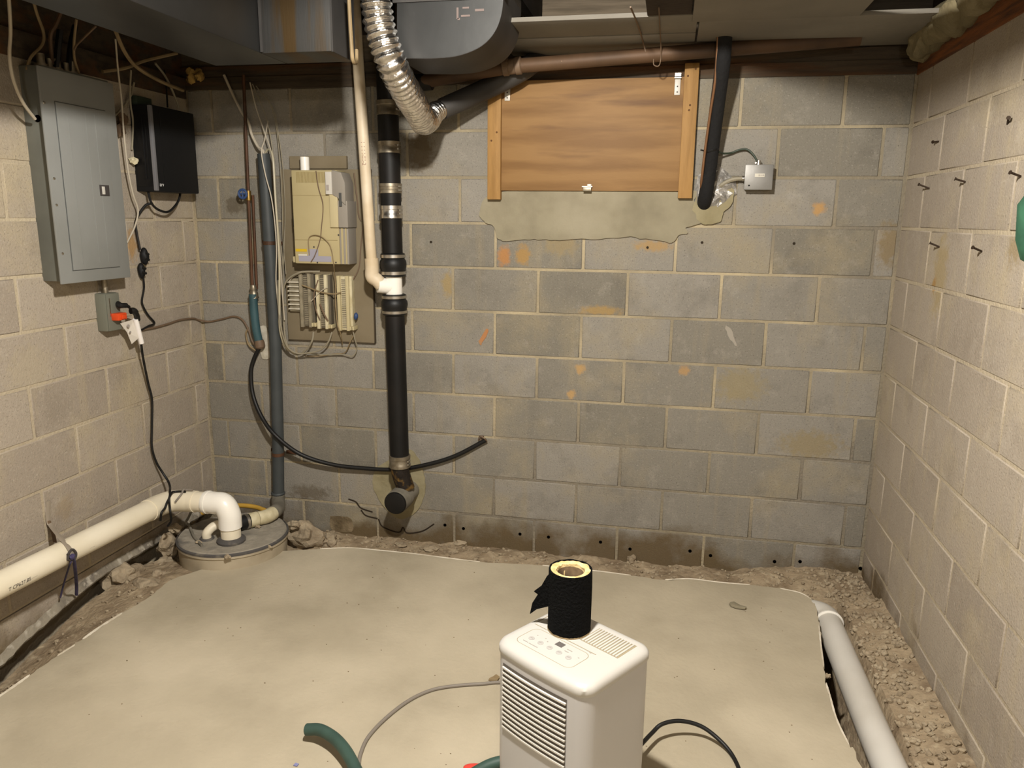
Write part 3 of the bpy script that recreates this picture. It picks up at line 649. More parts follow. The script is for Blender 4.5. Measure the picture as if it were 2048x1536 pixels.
for pts, r, m in (([(500, 165, .03), (512, 215, .03), (528, 262, .045), (543, 308, .085), (549, 380, .098), (555, 450, .097), (561, 520, .092), (565, 590, .08), (569, 640, .07)], .003, 'wire_white'),
                  ([(536, 242, .03), (529, 280, .08), (523, 305, .101), (531, 350, .101), (542, 392, .101), (549, 440, .097), (553, 500, .097), (552, 560, .097), (556, 610, .095)], .0028, 'wire_white'),
                  ([(505, 168, .025), (532, 235, .03), (545, 300, .05), (550, 380, .06), (556, 450, .06), (565, 520, .055), (566, 590, .05)], .0025, 'wire_grey'),
                  ([(538, 200, .02), (552, 250, .025), (560, 330, .03), (564, 400, .035), (566, 480, .04), (572, 548, .045)], .0022, 'wire_grey'),
                  ([(512, 172, .02), (545, 215, .02), (556, 262, .025), (566, 340, .03), (570, 420, .04), (568, 500, .05), (566, 560, .045), (569, 640, .04)], .0022, 'wire_grey'),
                  ([(530, 306, .062), (538, 299, .075), (546, 318, .10), (551, 400, .105), (556, 470, .105), (559, 540, .105), (559, 600, .108), (560, 660, .085), (572, 695, .05), (590, 707, .04)], .005, 'clear_tube')):
    wire(pts, r, m, WL2.pop(0), group='phone wires beside the grey conduit', name='phone_wire')
wire([(448, 150, .02), (466, 190, .02), (482, 222, .025), (497, 245, .03), (503, 268, .035), (515, 292, .05), (525, 300, .06), (528, 310, .06)], .0065, 'wire_white', 'thick white cable bending into the open top of the grey conduit')
wire([(708, 346, .026), (712, 380, .026), (715, 402, .03), (717, 428, .024), (722, 442, .022)], .003, 'wire_brown', 'brown wire behind the grey modules of the phone cabinet', name='phone_wire')
wire([(728, 440, .02), (722, 490, .02), (718, 535, .022), (706, 560, .03)], .0028, 'wire_brown', 'brown wire on the board beside the slim waste pipe', name='phone_wire')
# ---------------- hatch over the window
zt, zb = 2.236, 1.772
t = thing('window_hatch', 'varnished plywood hatch with hinges and latch covering the window opening', 'hatch', (1.84, -.0, zb))
MB().box((1.452, -.021, zb), (2.232, -.003, zt)).build('panel', 'plywood', t, bevel=.0015)
for (x, zc) in ((1.478, 2.195), (2.205, 2.205)):
    c = MB().box((x - .012, -.027, zc - .042), (x + .012, -.020, zc + .022)).build('hinge', 'pvc_side', t, bevel=.002)
    MB().cyl((x - .014, -.03, zc + .026), (x + .014, -.03, zc + .026), .0055, 10).box((x - .012, -.027, zc + .028), (x + .012, -.02, zc + .045)).build('pin', 'steel', c, smooth=True)
    for dz in (-.03, -.008): MB().cyl((x, -.0285, zc + dz), (x, -.026, zc + dz), .003, 8).build('screw', 'print_dark', c)
lp = Bk(1175, 377, .025)
c = MB().box((lp.x - .018, -.045, lp.z - .012), (lp.x + .018, -.008, lp.z + .004)).build('latch', 'steel_dull', t, bevel=.002)
MB().box((lp.x - .024, -.035, lp.z + .005), (lp.x + .022, -.02, lp.z + .010)).cyl((lp.x + .008, -.03, lp.z + .008), (lp.x + .008, -.03, lp.z + .018), .010, 12).build('bolt', 'pvc_bright', c, bevel=.001)
def post(xa, xb, z0, z1, lab, knots):
    t = thing('wooden_post', lab, 'post', ((xa + xb) / 2, 0, z0), 'posts beside the hatch')
    MB().box((xa, -.042, z0), (xb, -.0025, z1)).build('post', 'lumber', t, bevel=.003)
    for (u, z) in knots:
        x = xa + (xb - xa) * u; MB().rev((x, -.0428, z), (x, -.041, z), [(0, .004), (1, .005)], 10).build('knot', 'knot', t)
post(1.393, 1.453, 1.732, 2.262, 'knotty pine post on the stack side of the plywood hatch', [(.7, 2.02), (.3, 1.985)])
post(2.231, 2.290, 1.742, 2.286, 'knotty pine post between the plywood hatch and the black insulated line', [(.25, 2.235), (.5, 2.12), (.75, 2.262), (.45, 2.10)])
# ---------------- refrigerant line and its sealed hole
L0 = [(1449, 72, .235), (1445, 130, .215), (1436, 200, .15), (1427, 270, .10), (1420, 330, .07), (1413, 380, .05), (1409, 402, .02), (1408, 410, -.02)]
t = thing('insulated_line', 'black foam insulated refrigerant line entering the wall beside the hatch', 'pipe', Bk(1412, 395, .0))
MB().tube(cr([Bk(*p) for p in L0], 7), .0295, 20).build('foam_sleeve', 'foam_black', t, smooth=True)
MB().tube(cr([Bk(1436, 72, .245), Bk(1434, 110, .235), Bk(1430, 165, .205), Bk(1420, 230, .155), Bk(1411, 295, .115), Bk(1405, 345, .09), Bk(1402, 375, .06), Bk(1404, 400, .01)], 7), .0055, 10).build('copper_tube', 'copper_bright', t, smooth=True)
tc = Bk(1423, 302, .084); MB().rev(tc + Vector((.001, 0, -.004)), tc + Vector((-.001, 0, .004)), [(0, .031), (.5, .033), (1, .031)], 20).cyl(tc + Vector((-.03, -.015, 0)), tc + Vector((-.045, -.02, .003)), .003, 6).build('cable_tie', 'wire_black', t)
def crumple(cx, out, m, name, lab, cat, d0, amp, sd, nd=Vector((0, -1, 0))):
    V = [Bk(*cx, d0 + .012)]; n = len(out); rings = 5; Fc = []
    for r in range(1, rings + 1):
        for i, p in enumerate(out):
            f = r / rings; q = Bk(cx[0] + (p[0] - cx[0]) * f, cx[1] + (p[1] - cx[1]) * f, 0.0)
            h = (d0 + amp * (noise.noise(q * 38 + Vector((sd, 0, 0))) * 1.3 + .5)) * (1 - f ** 3) + .002
            V.append(q + nd * h)
    for i in range(n): Fc.append((0, 1 + i, 1 + (i + 1) % n))
    for r in range(rings - 1):
        for i in range(n):
            a = 1 + r * n; j = (i + 1) % n; Fc.append((a + i, a + n + i, a + n + j, a + j))
    return tag(MB().add(V, Fc).build(name, m, smooth=False), lab, cat)
oc = []
base = [(1388, 410), (1390, 375), (1396, 350), (1415, 345), (1438, 328), (1455, 345), (1472, 362), (1474, 388), (1462, 402), (1448, 412), (1430, 426), (1405, 424)]
for i in range(len(base)):
    a, b = base[i], base[(i + 1) % len(base)]; oc += [a, ((a[0] + b[0]) / 2 + random.uniform(-3, 3), (a[1] + b[1]) / 2 + random.uniform(-3, 3))]
crumple((1428, 385), oc, 'foil_matte', 'foil_patch', 'crumpled aluminium foil tape sealing the hole around the black line', 'foil', .012, .018, 4)
# ---------------- junction box
p0, p1 = Bk(1491, 329, .055), Bk(1544, 380, .055)
t = thing('junction_box', 'small square galvanized junction box with a white barcode sticker', 'electrical box', ((p0.x + p1.x) / 2, 0, p1.z))
MB().box((p0.x + .004, -.048, p1.z + .003), (p1.x - .004, -.0025, p0.z - .003)).build('box', 'galv', t, bevel=.003)
c = MB().box((p0.x, -.057, p1.z), (p1.x, -.048, p0.z)).build('cover', 'galv', t, bevel=.004)
s0, s1 = Bk(1510, 347, .0578), Bk(1529, 354, .0578)
st = MB().box((s0.x, -.0582, s1.z), (s1.x, -.0565, s0.z)).build('sticker', 'white_label', c)
m = MB()
for i, w in enumerate((.0015, .003, .001, .002, .0015, .003, .0015)): x = s0.x + .014 + i * .0035; m.box((x, -.0586, s1.z + .003), (x + w, -.058, s0.z - .004))
m.build('barcode', 'print_grey', t)
hp_ = Bk(1498, 371, .057); MB().cyl(hp_ + Vector((0, -.0008, 0)), hp_ + Vector((0, .002, 0)), .0035, 10).build('screw_hole', 'hole_black', t)
tc = Bk(1517, 328, .03); MB().rev(tc + Vector((0, 0, -.006)), tc + Vector((0, 0, .014)), [(0, .013), (.4, .013), (.45, .009), (1, .009)], 14).cyl(tc + Vector((-.012, -.008, .004)), tc + Vector((-.012, .01, .004)), .004, 8).build('connector', 'steel', t, smooth=True)
tl = Bk(1490, 357, .03); MB().rev(tl + Vector((.006, 0, 0)), tl + Vector((-.012, 0, 0)), [(0, .015), (.5, .015), (.55, .011), (1, .011)], 14).build('connector', 'steel', t, smooth=True)
wire([(1438, 304, .075), (1447, 307, .04), (1462, 306, .02), (1478, 300, .02), (1494, 299, .022), (1507, 310, .03), (1516, 326, .03)], .0042, 'wire_green', 'dark green cable arching from the black line to the junction box')
wire([(1488, 357, .03), (1470, 358, .03), (1455, 363, .025), (1442, 371, .02), (1434, 378, .0)], .009, 'wire_grey', 'grey conduit cable curving from the junction box into foil')
# ---------------- drain pipe, vent pipe, foil duct
d0_, d1_, d2_ = Bk(800, 171, .12), Bk(1022, 133, .20), Bk(1720, 76, .14)
t = thing('drain_pipe', 'old brown copper drain pipe sloping along under the rim joist', 'pipe', d1_)
MB().tube([d0_, d1_, d1_.lerp(d2_, .5), d2_], .0285, 20).build('pipe_section', 'copper_pipe', t, smooth=True)
ax = (d2_ - d0_).normalized()
MB().rev(d1_ - ax * .035, d1_ + ax * .045, [(0, .030), (.04, .035), (.3, .035), (.34, .031), (.66, .031), (.7, .035), (.96, .035), (1, .03)], 22).build('coupling', 'wire_brown', t, smooth=True)
dl = d0_.lerp(d1_, .12); MB().rev(dl, dl + ax * .09, [(0, .033), (.05, .036), (.95, .036), (1, .03)], 22).build('coupling', 'iron_black', t, smooth=True)
MB().rev(d0_ - ax * .03, d0_ + ax * .03, [(0, .036), (1, .036)], 20).build('hub', 'iron_black', t, smooth=True)
tag(MB().tube(cr([Bk(1307, 118, .205), Bk(1308, 130, .204), Bk(1318, 131, .204), Bk(1322, 112, .204), Fl(1321, 76, 2.3345), Fl(1319, 42, 2.3345), Fl(1318, 16, 2.3345)], 7), .0022, 7).build('hanging_wire', 'wire_brown', smooth=True), 'thin brown wire hanging in a loop over the copper drain pipe', 'cable')
tag(MB().tube(cr([Bk(1292, 106, .198), Fl(1286, 84, 2.334), Fl(1280, 62, 2.334), Fl(1270, 35, 2.334), Fl(1261, 14, 2.334)], 7), .003, 7).build('hanging_wire', 'wire_brown', smooth=True), 'slack brown cord slanting up from the copper drain pipe', 'cable')
v0, v1, v2, v3 = Bk(884, 218, .22), Bk(985, 172, .115), Bk(1042, 142, .105), Bk(1076, 118, .0)
t = thing('vent_pipe', 'dark dusty sheet metal vent pipe rising from the foil duct behind the drain pipe', 'pipe', v0)
MB().tube(cr([v0, v1, v2, v3], 6), .043, 22).build('pipe_section', 'duct_dark', t, smooth=True)
fd = [(744, -70, .85), (750, -20, .85), (757, 40, .845), (768, 85, .84), (784, 130, .82), (806, 172, .73), (826, 206, .60), (840, 231, .47), (847, 242, .40), (855, 238, .33), (868, 226, .27), (884, 217, .22)]
P = cr([Bk(*p) for p in fd], 60)
# resample evenly so that the ribs keep one pitch
acc = [0.0]
for i in range(1, len(P)): acc.append(acc[-1] + (P[i] - P[i-1]).length)
Ltot = acc[-1]; step = .0026; Q = []; k = 0
for i in range(int(Ltot / step)):
    s_ = i * step
    while acc[k + 1] < s_: k += 1
    f = (s_ - acc[k]) / max(1e-9, acc[k + 1] - acc[k]); Q.append(P[k].lerp(P[k + 1], f))
RR = [(.0505 + .0042 * math.sin(2 * math.pi * i * step / .0235)) * (1 - .32 * max(0, 1 - (len(Q) - i) * step / .12)) for i in range(len(Q))]
t = thing('foil_duct', 'shiny ribbed aluminium foil flexible duct curving down in front of the stack', 'duct', Q[-1])
m = MB(); m.tube(Q, RR, 30)
for i, v in enumerate(m.v): m.v[i] = v + Vector((1, 1, 1)) * .0022 * noise.noise(v * 30)
m.build('ribbed_sleeve', 'foil', t, smooth=True)
oc = [(868, 196), (880, 190), (887, 205), (888, 226), (880, 246), (868, 240), (862, 222)]
V = []; cxx = Bk(884, 218, .22); dirv = (v1 - v0).normalized()
m = MB(); ring = []
for i in range(7): ring.append(cxx - dirv * .02 + dirv * i * .012)
m.tube(ring, [.036 + .004 * ((i * 7) % 3 - 1) for i in range(7)], 14)
for i, v in enumerate(m.v): m.v[i] = v + Vector((noise.noise(v * 60), noise.noise(v * 60 + Vector((5, 0, 0))), noise.noise(v * 60 + Vector((0, 9, 0))))) * .009
m.build('foil_tape', 'foil', t)
# ---------------- overhead ducts
ZB = 2.20; ZC = 2.20
t = thing('trunk_duct', 'long grey sheet metal trunk duct running overhead along the left wall', 'duct', (.64, -2.5, ZB))
MB().box((.495, -.70, ZB), (.785, -5.5, 2.55)).build('casing', 'duct_metal', t, bevel=.004)
for y in (-1.65, -2.6, -3.6): MB().box((.491, y, ZB - .004), (.789, y - .03, 2.554)).build('seam', 'duct_metal', t, bevel=.003)
t = thing('branch_duct', 'rust-streaked sheet metal duct crossing overhead beside the slim waste pipe', 'duct', (.92, -.79, ZC))
MB().box((.786, -.885, ZC), (1.050, -.70, 2.55)).build('casing', 'duct_stained', t, bevel=.004)
MB().box((.786, -.892, ZC + .003), (.796, -.885, 2.55)).build('seam', 'duct_dark', t)
MB().box((1.048, -.889, ZC - .002), (1.054, -.697, 2.552)).build('end_flange', 'duct_dark', t)
pr_ = [(794, 116), (860, 116.5), (905, 113), (938, 104), (965, 90), (985, 70), (998, 45), (1005, 15), (1008, -25), (1008, -60), (794, -60)]
pp = cr([Bk(*p, .74) for p in pr_[1:9]], 5); NPP = len(pp); pp = [Bk(*pr_[0], .74)] + pp + [Bk(*pr_[9], .74), Bk(*pr_[10], .74)]; t = thing('curved_duct', 'grey duct boot with a rounded lower corner overhead beside the foil duct', 'duct', (1.4, -.6, ZC))
MB().prism(pp, (0, .31, 0)).build('casing', 'duct_metal', t, smooth=True)
uv = [p + Vector((0, -.004, 0)) for p in pp]; 
MB().prism([p + Vector((0, .002, -.001)) for p in pp[:NPP + 1]] + [p + Vector((.0, .002, .004)) for p in reversed(pp[:NPP + 1])], (0, .306, 0)).build('underside_shade', 'duct_dark', t, smooth=True)  # darker skin paints the underside's shade onto the grey duct
MB().box((pp[0].x - .01, -.747, Bk(800, 6, .74).z), (pp[NPP].x + .01, -.74, Bk(800, -25, .74).z)).build('flange', 'duct_dark', t)
m = MB()
for (a, b, c_, e) in ((913, 15, 917, 38), (925, 14, 938, 17), (922, 30, 940, 33), (950, 18, 968, 22), (915, 36, 920, 40)):
    q0, q1 = Bk(a, b, .7415), Bk(c_, e, .7415); m.box((q0.x, -.7415, q1.z), (q1.x, -.739, q0.z))
m.build('faded_marks', 'faded_red', t)
wire([(697, -20, .895), (700, 40, .895), (703, 90, .895), (705, 118, .89), (709, 126, .86), (713, 122, .80), (713, 100, .78)], .0065, 'wire_tan', 'tan cable hooked at the end of the rust-streaked duct')
# ---------------- insulation and foam overhead
m = MB()
for i in range(18):
    f = i / 17; c_ = Vector((XR - .01 - .025 * random.random(), -.10 - .85 * f, 2.305 + .03 * random.random() + .045 * f)); V, Fc = blob(c_, .055 + .03 * random.random(), i + 3, 3, .22, (.8, 1.3, .75), 1.6); m.add(V, Fc)
tag(m.build('insulation_batt', 'insulation', smooth=True), 'tuft of yellowish fibreglass insulation stuffed above the right wall sill', 'insulation')
fb = Bk(392, 152, .06)
m = MB()
for i in range(6): V, Fc = blob(fb + Vector((random.uniform(-.03, .03), random.uniform(-.01, .02), random.uniform(-.025, .03))), .020, i + 40, 2, .3); m.add(V, Fc)
tag(m.build('spray_foam', 'foam_yellow', smooth=True), 'lump of yellowed spray foam in the corner above the black box', 'foam')

# ================================================================= LEFT WALL THINGS
# ---------------- electrical panel
t = thing('electrical_panel', 'grey steel breaker panel with closed door on the left block wall', 'electrical panel', (XL, -.82, 1.40))
MB().box((XL - .003, -.99, 1.40), (XL + .095, -.655, 2.165)).build('body', 'panel_box', t, bevel=.002)
cv = MB().box((XL + .095, -1.018, 1.392), (XL + .103, -.637, 2.158)).build('cover', 'panel_grey', t, bevel=.003)
dy0, dy1, dz0, dz1 = -.955, -.70, 1.44, 2.045
MB().box((XL + .1025, dy0 - .003, dz0 - .003), (XL + .1036, dy1 + .003, dz1 + .003)).build('door_gap', 'panel_lines', t)
dr = MB().box((XL + .103, dy0, dz0), (XL + .1075, dy1, dz1)).build('door', 'panel_grey', t, bevel=.002)
for y in (-.905, -.815, -.765): MB().box((XL + .1074, y, dz0 + .02), (XL + .1085, y + .0035, dz1 - .02)).build('embossed_rib', 'panel_grey', dr, bevel=.0005)
lt = Lf(209, 381, .108)
MB().box((XL + .107, lt.y - .026, lt.z - .021), (XL + .110, lt.y + .026, lt.z + .021)).build('latch', 'print_dark', dr, bevel=.001)
MB().box((XL + .109, lt.y - .016, lt.z - .015), (XL + .113, lt.y - .002, lt.z + .015)).build('latch_slide', 'pvc_side', dr, bevel=.001)
for p in ((88, 205), (125, 507), (108, 357), (113, 410)):
    q_ = Lf(*p, .103); MB().rev(q_, q_ + Vector((.003, 0, 0)), [(0, .0055), (1, .004)], 10).build('screw', 'steel', cv)
for i, (y, hgt, r) in enumerate(((-.94, .05, .014), (-.90, .04, .011), (-.865, .045, .014), (-.82, .04, .011), (-.79, .05, .013))):
    MB().rev((XL + .05, y, 2.163), (XL + .05, y, 2.163 + hgt), [(0, r * 1.5), (.3, r * 1.5), (.32, r), (1, r)], 14).build('cable_connector', 'steel_dull', t, smooth=True)
kp = Lf(71, 236, .06); MB().cyl((XL + .055, -.992, kp.z), (XL + .055, -.985, kp.z), .013, 14).build('knockout', 'hole_black', t)
GW = 'cables above the breaker panel'
wire([(17, -15, .20), (21, 60, .15), (19, 112, .13), (27, 160, .12), (46, 205, .11), (70, 238, .08)], .0055, 'wire_white', 'white cable curving down into the side of the breaker panel', fn=Lf)
wire([(64, -10, .10), (74, 28, .08), (87, 65, .06), (84, 90, .05), (62, 114, .04), (53, 140, .03)], .0055, 'wire_tan', 'tan cable bending down behind the breaker panel', fn=Lf)
wire([(124, 18, .14), (112, 48, .12), (101, 72, .10), (104, 128, .05)], .007, 'copper_pipe', 'reddish cable slanting down to the breaker panel top', fn=Lf)
wire([(153, 38, .12), (148, 85, .08), (149, 118, .07), (158, 148, .06), (160, 158, .05)], .005, 'wire_tan', 'tan cable dropping straight into the breaker panel connectors', fn=Lf)
wire([(192, 52, .14), (168, 75, .10), (150, 95, .08), (148, 118, .06)], .0045, 'wire_brown', 'brown cable crossing to the straight tan cable over the panel', fn=Lf)
wire([(120, 60, .07), (116, 95, .06), (112, 140, .05)], .012, 'black_plastic', 'thick black cable dropping into the top of the breaker panel', fn=Lf)
wire([(150, 52, .05), (141, 95, .05), (137, 150, .05)], .011, 'black_plastic_matte', 'black cable beside the thick one at the breaker panel top', fn=Lf)
wire([(230, 60, .14), (250, 105, .12), (275, 135, .10), (320, 162, .08), (366, 181, .05)], .008, 'wire_tan', 'thick tan cable swooping from the trunk duct towards the corner', fn=Lf)
wire([(205, 143, .03), (250, 136, .045), (290, 121, .07), (354, 106, .13)], .0075, 'wire_tan', 'tan cable crossing behind the swooping one near the trunk duct', fn=Lf)
wire([(231, 78, .12), (236, 140, .09), (243, 200, .07), (248, 270, .06), (256, 340, .05), (266, 388, .045), (276, 420, .04), (270, 452, .035), (254, 486, .03)], .0036, 'wire_white', 'thin white wire hanging beside the breaker panel', fn=Lf)
wire([(310, 126, .06), (330, 152, .05), (345, 182, .05), (358, 216, .06)], .005, 'wire_grey', 'pale cable going into the top of the black wall box', fn=Lf)
wire([(262, 140, .05), (260, 185, .03), (262, 215, .02), (266, 245, .012), (264, 300, .012)], .004, 'wire_grey', 'grey wire running down the wall behind the black box', fn=Lf)
wire([(329, 140, .02), (333, 180, .03), (335, 214, .05)], .004, 'wire_black', 'black wire dropping into the top of the black wall box', fn=Lf)
wire([(222, 238, .04), (245, 215, .02), (262, 190, .015), (268, 165, .02)], .005, 'wire_grey', 'grey cable entering the side of the breaker panel', fn=Lf)
m = MB()
for p in ((246, 238), (243, 260)): V, Fc = blob(Lf(*p, .02), .022, p[0], 2, .4, (.8, 1, 1.2)); m.add(V, Fc)
tag(m.build('duct_seal', 'wire_brown', smooth=True), 'lumps of dark putty on the wall beside the breaker panel', 'putty')
p = Lf(268, 322, .02); tag(MB().add(*blob(p, .018, 5, 2, .5, (.8, 1.2, .8))).build('wire_nut', 'cream_fitting'), 'pale plastic clip on the wall edge of the black box', 'clip')
# ---------------- black wall box
t = thing('black_box', 'black plastic equipment box with a chrome edge near the wall corner', 'equipment box', (XL, -.25, 1.745))
MB().box((XL - .003, -.412, 1.748), (XL + .098, -.095, 2.112)).build('housing', 'black_plastic_matte', t, bevel=.006)
MB().box((XL + .012, -.4135, 1.77), (XL + .085, -.408, 2.09)).build('side_panel', 'black_plastic', t, bevel=.002)
MB().box((XL + .05, -.4165, 1.80), (XL + .058, -.4125, 2.07)).box((XL + .066, -.4155, 1.80), (XL + .070, -.4125, 2.07)).build('side_groove', 'black_plastic_matte', t, bevel=.001)
MB().box((XL + .087, -.416, 1.752), (XL + .101, -.398, 2.108)).build('chrome_edge', 'chrome_strip', t, bevel=.003)
MB().box((XL + .097, -.352, 1.75), (XL + .0988, -.349, 2.11)).build('face_groove', 'black_plastic', t)
lg = Lf(324, 369, .099); V, Fc = text_geo('arv', .024)
MB().add([(XL + .0989, lg.y - .016 + v.x, lg.z - .008 + v.y) for v in V], Fc).build('logo', 'white_mark', t)
MB().box((XL - .003, -.40, 2.112), (XL + .03, -.30, 2.15)).build('mount_plate', 'wire_green', t, bevel=.002)
wire([(296, 383, .04), (302, 404, .05), (314, 418, .05), (335, 424, .05), (350, 412, .05), (358, 398, .05), (361, 384, .05)], .0055, 'wire_black', 'black cable looping out under the black wall box', fn=Lf)
wire([(305, 407, .045), (292, 410, .03), (280, 425, .02), (271, 445, .015), (274, 470, .015), (280, 500, .02)], .0055, 'wire_black', 'black power lead running down from the cable loop', fn=Lf)
def brick(px, py, lab, hh):
    c = Lf(px, py, .018); t = thing('power_adapter', lab, 'adapter', c, 'power adapters on a lead')
    MB().add(*blob(c, hh, int(px), 3, .12, (.6, .62, 1.25), 1.2)).build('body', 'black_plastic_matte', t, smooth=True)
    MB().cyl(c + Vector((.012, -.01, hh * .5)), c + Vector((.012, .012, hh * .3)), .006, 8).cyl(c + Vector((.012, -.012, -hh * .3)), c + Vector((.012, .012, -hh * .5)), .006, 8).build('wrapped_lead', 'wire_black', t, smooth=True)
brick(289, 513, 'upper bundle of coiled black lead hanging below the black box', .030)
brick(283, 541, 'lower black coil bundle just below another on the same lead', .026)
wire([(286, 548, .015), (288, 575, .012), (284, 600, .012), (286, 612, .012), (296, 630, .012), (309, 646, .010), (297, 652, .010), (283, 660, .012)], .0045, 'wire_black', 'thin black lead bending back towards the outlet box', fn=Lf)
W_ = [Lf(283, 660, .008), Lf(310, 655, .008), Lf(335, 648, .008), Lf(360, 640, .008), Lf(385, 637, .008), Lf(398, 640, .010), Bk(420, 643, .008), Bk(445, 638, .008), Bk(468, 633, .008), Bk(485, 640, .010), Bk(497, 660, .015), Bk(505, 683, .02), Bk(517, 697, .03)]
tag(MB().tube(cr(W_, 7), .0048, 8).build('cable', 'wire_brown', smooth=True), 'brown cable stapled across the corner to the teal sleeve', 'cable')
W_ = [Bk(497, 655, .012), Bk(492, 668, .012), Bk(498, 690, .02), Bk(513, 702, .03)]
tag(MB().tube(cr(W_, 7), .0045, 8).build('cable', 'wire_tan', smooth=True), 'short tan wire looping beside the end of the teal sleeve', 'cable')
# ---------------- outlet box and plugs
t = thing('outlet_box', 'grey metal outlet box below the breaker panel', 'electrical box', (XL, -.69, 1.17))
MB().box((XL - .003, -.735, 1.172), (XL + .05, -.655, 1.33)).build('box', 'box_green_grey', t, bevel=.008)
MB().box((XL + .05, -.733, 1.174), (XL + .054, -.657, 1.328)).build('cover', 'box_green_grey', t, bevel=.003)
MB().box((XL + .053, -.722, 1.235), (XL + .056, -.716, 1.31)).build('cover_edge', 'steel', t)
MB().cyl((XL + .025, -.70, 1.33), (XL + .025, -.70, 1.40), .012, 12).build('nipple', 'steel_dull', t, smooth=True)
t = thing('orange_plug', 'orange plug adapter pushed into the grey outlet box', 'plug', Lf(243, 632, .06))
a_, b_ = Lf(227, 633, .055), Lf(262, 628, .085)
MB().box((XL + .052, -.715, a_.z - .016), (XL + .088, -.662, a_.z + .014)).build('body', 'orange_plug', t, bevel=.005)
MB().box((XL + .088, -.70, a_.z - .010), (XL + .096, -.675, a_.z + .008)).build('face', 'orange_plug', t, bevel=.002)
t = thing('black_plug', 'black right-angle plug at the top of the outlet box', 'plug', Lf(240, 611, .06))
MB().tube(cr([Lf(236, 608, .055), Lf(241, 611, .075), Lf(252, 611, .08), Lf(258, 614, .075)], 5), [.013] * 6 + [.011] * 5 + [.007] * 5, 12).build('body', 'plug_black', t, smooth=True)
t = thing('pump_plug', 'black plug on the orange adapter with a white tagged cord sleeve', 'plug', Lf(272, 628, .09))
MB().tube(cr([Lf(261, 622, .09), Lf(268, 622, .095), Lf(273, 630, .09), Lf(275, 640, .085)], 5), [.014] * 8 + [.012] * 8, 12).build('body', 'plug_black', t, smooth=True)
MB().tube([Lf(271, 638, .085), Lf(283, 686, .07)], .011, 14).build('white_sleeve', 'paper_white', t, smooth=True)
tg = [Lf(240, 647, .06), Lf(269, 638, .08), Lf(277, 676, .075), Lf(263, 688, .05), Lf(254, 665, .055)]
tgo = MB().prism(tg, (.0012, 0, 0)).build('paper_tag', 'paper', t)
for p, s_ in (((255, 652), .007), ((259, 664), .004)):
    q_ = Lf(*p, .068); MB().rev(q_ + Vector((.002, 0, 0)), q_ + Vector((.006, 0, 0)), [(0, s_), (1, s_)], 10).build('tag_print', 'print_grey', tgo)
# ---------------- white sump pipe along the wall
zA = [Vector((.03, -3.1, .47)), Vector((.027, -1.47, .408)), Vector((.027, -.63, .377)), Vector((.05, -.565, .376)), Vector((.12, -.548, .377)), Vector((.235, -.545, .378)), Vector((.29, -.545, .372)), Vector((.318, -.545, .335)), Vector((.322, -.545, .29)), Vector((.322, -.545, .19))]
t = thing('sump_pipe', 'large white plastic pipe running along the left wall and down into sump', 'pipe', (.322, -.545, .2))
R_ = .046
MB().tube([zA[0], zA[1], zA[2]], R_, 26).build('pipe_section', 'pvc_white', t, smooth=True)
MB().tube(cr([zA[2] + Vector((0, -.07, .003)), zA[2], zA[3], zA[4], zA[4] + Vector((.04, 0, 0))], 7), R_ + .003, 26).build('bend', 'pvc_white', t, smooth=True)
MB().tube([zA[4], zA[5]], R_, 26).build('pipe_section', 'pvc_white', t, smooth=True)
el = cr([zA[5] + Vector((-.03, 0, 0)), zA[5] + Vector((.012, 0, 0)), zA[6] + Vector((.006, 0, .002)), zA[7] + Vector((.002, 0, -.004)), zA[8], zA[8] + Vector((0, 0, -.022))], 7)
MB().tube(el, R_ + .0045, 26).build('elbow', 'pvc_bright', t, smooth=True)
MB().rev(zA[5] + Vector((-.03, 0, 0)), zA[5] + Vector((-.012, 0, 0)), [(0, R_ + .004), (.3, R_ + .007), (1, R_ + .007)], 26).build('elbow_rim', 'pvc_bright', t, smooth=True)
MB().tube([zA[8], zA[9] + Vector((0, 0, -.0))], R_ - .002, 26).build('pipe_section', 'pvc_white', t, smooth=True)
ndir = (.78, -.35, .25)
aa, bb = zA[1], zA[2]; axd = (bb - aa).normalized()
def onp(px, py, e=0.0):
    """point on the wall pipe's skin (grown by e) that a camera ray meets"""
    d = (_R @ Vector(((px - 1024) / F_PX, -(py - 768) / F_PX, -1.0))); o_ = CAM - aa
    dp = d - axd * d.dot(axd); op = o_ - axd * o_.dot(axd); r = R_ + e
    A_ = dp.dot(dp); B_ = 2 * dp.dot(op); C_ = op.dot(op) - r * r; D_ = B_ * B_ - 4 * A_ * C_
    return CAM + d * ((-B_ - math.sqrt(max(0, D_))) / (2 * A_))
def along(px, py): return max(-1.0, (onp(px, py) - aa).dot(axd))
ndir = onp(40, 1168) - aa
pipe_text('T CP627.85', aa, bb, along(17, 1178), ndir, R_, .020, 'pipe_print', 'print_dark', t)
pipe_text('-- -   --------', aa, bb, along(54, 1160), ndir, R_, .010, 'pipe_print', 'print_grey', t)
pipe_text('- - ---', aa, bb, along(180, 1092), ndir, R_, .012, 'pipe_print', 'print_grey', t)
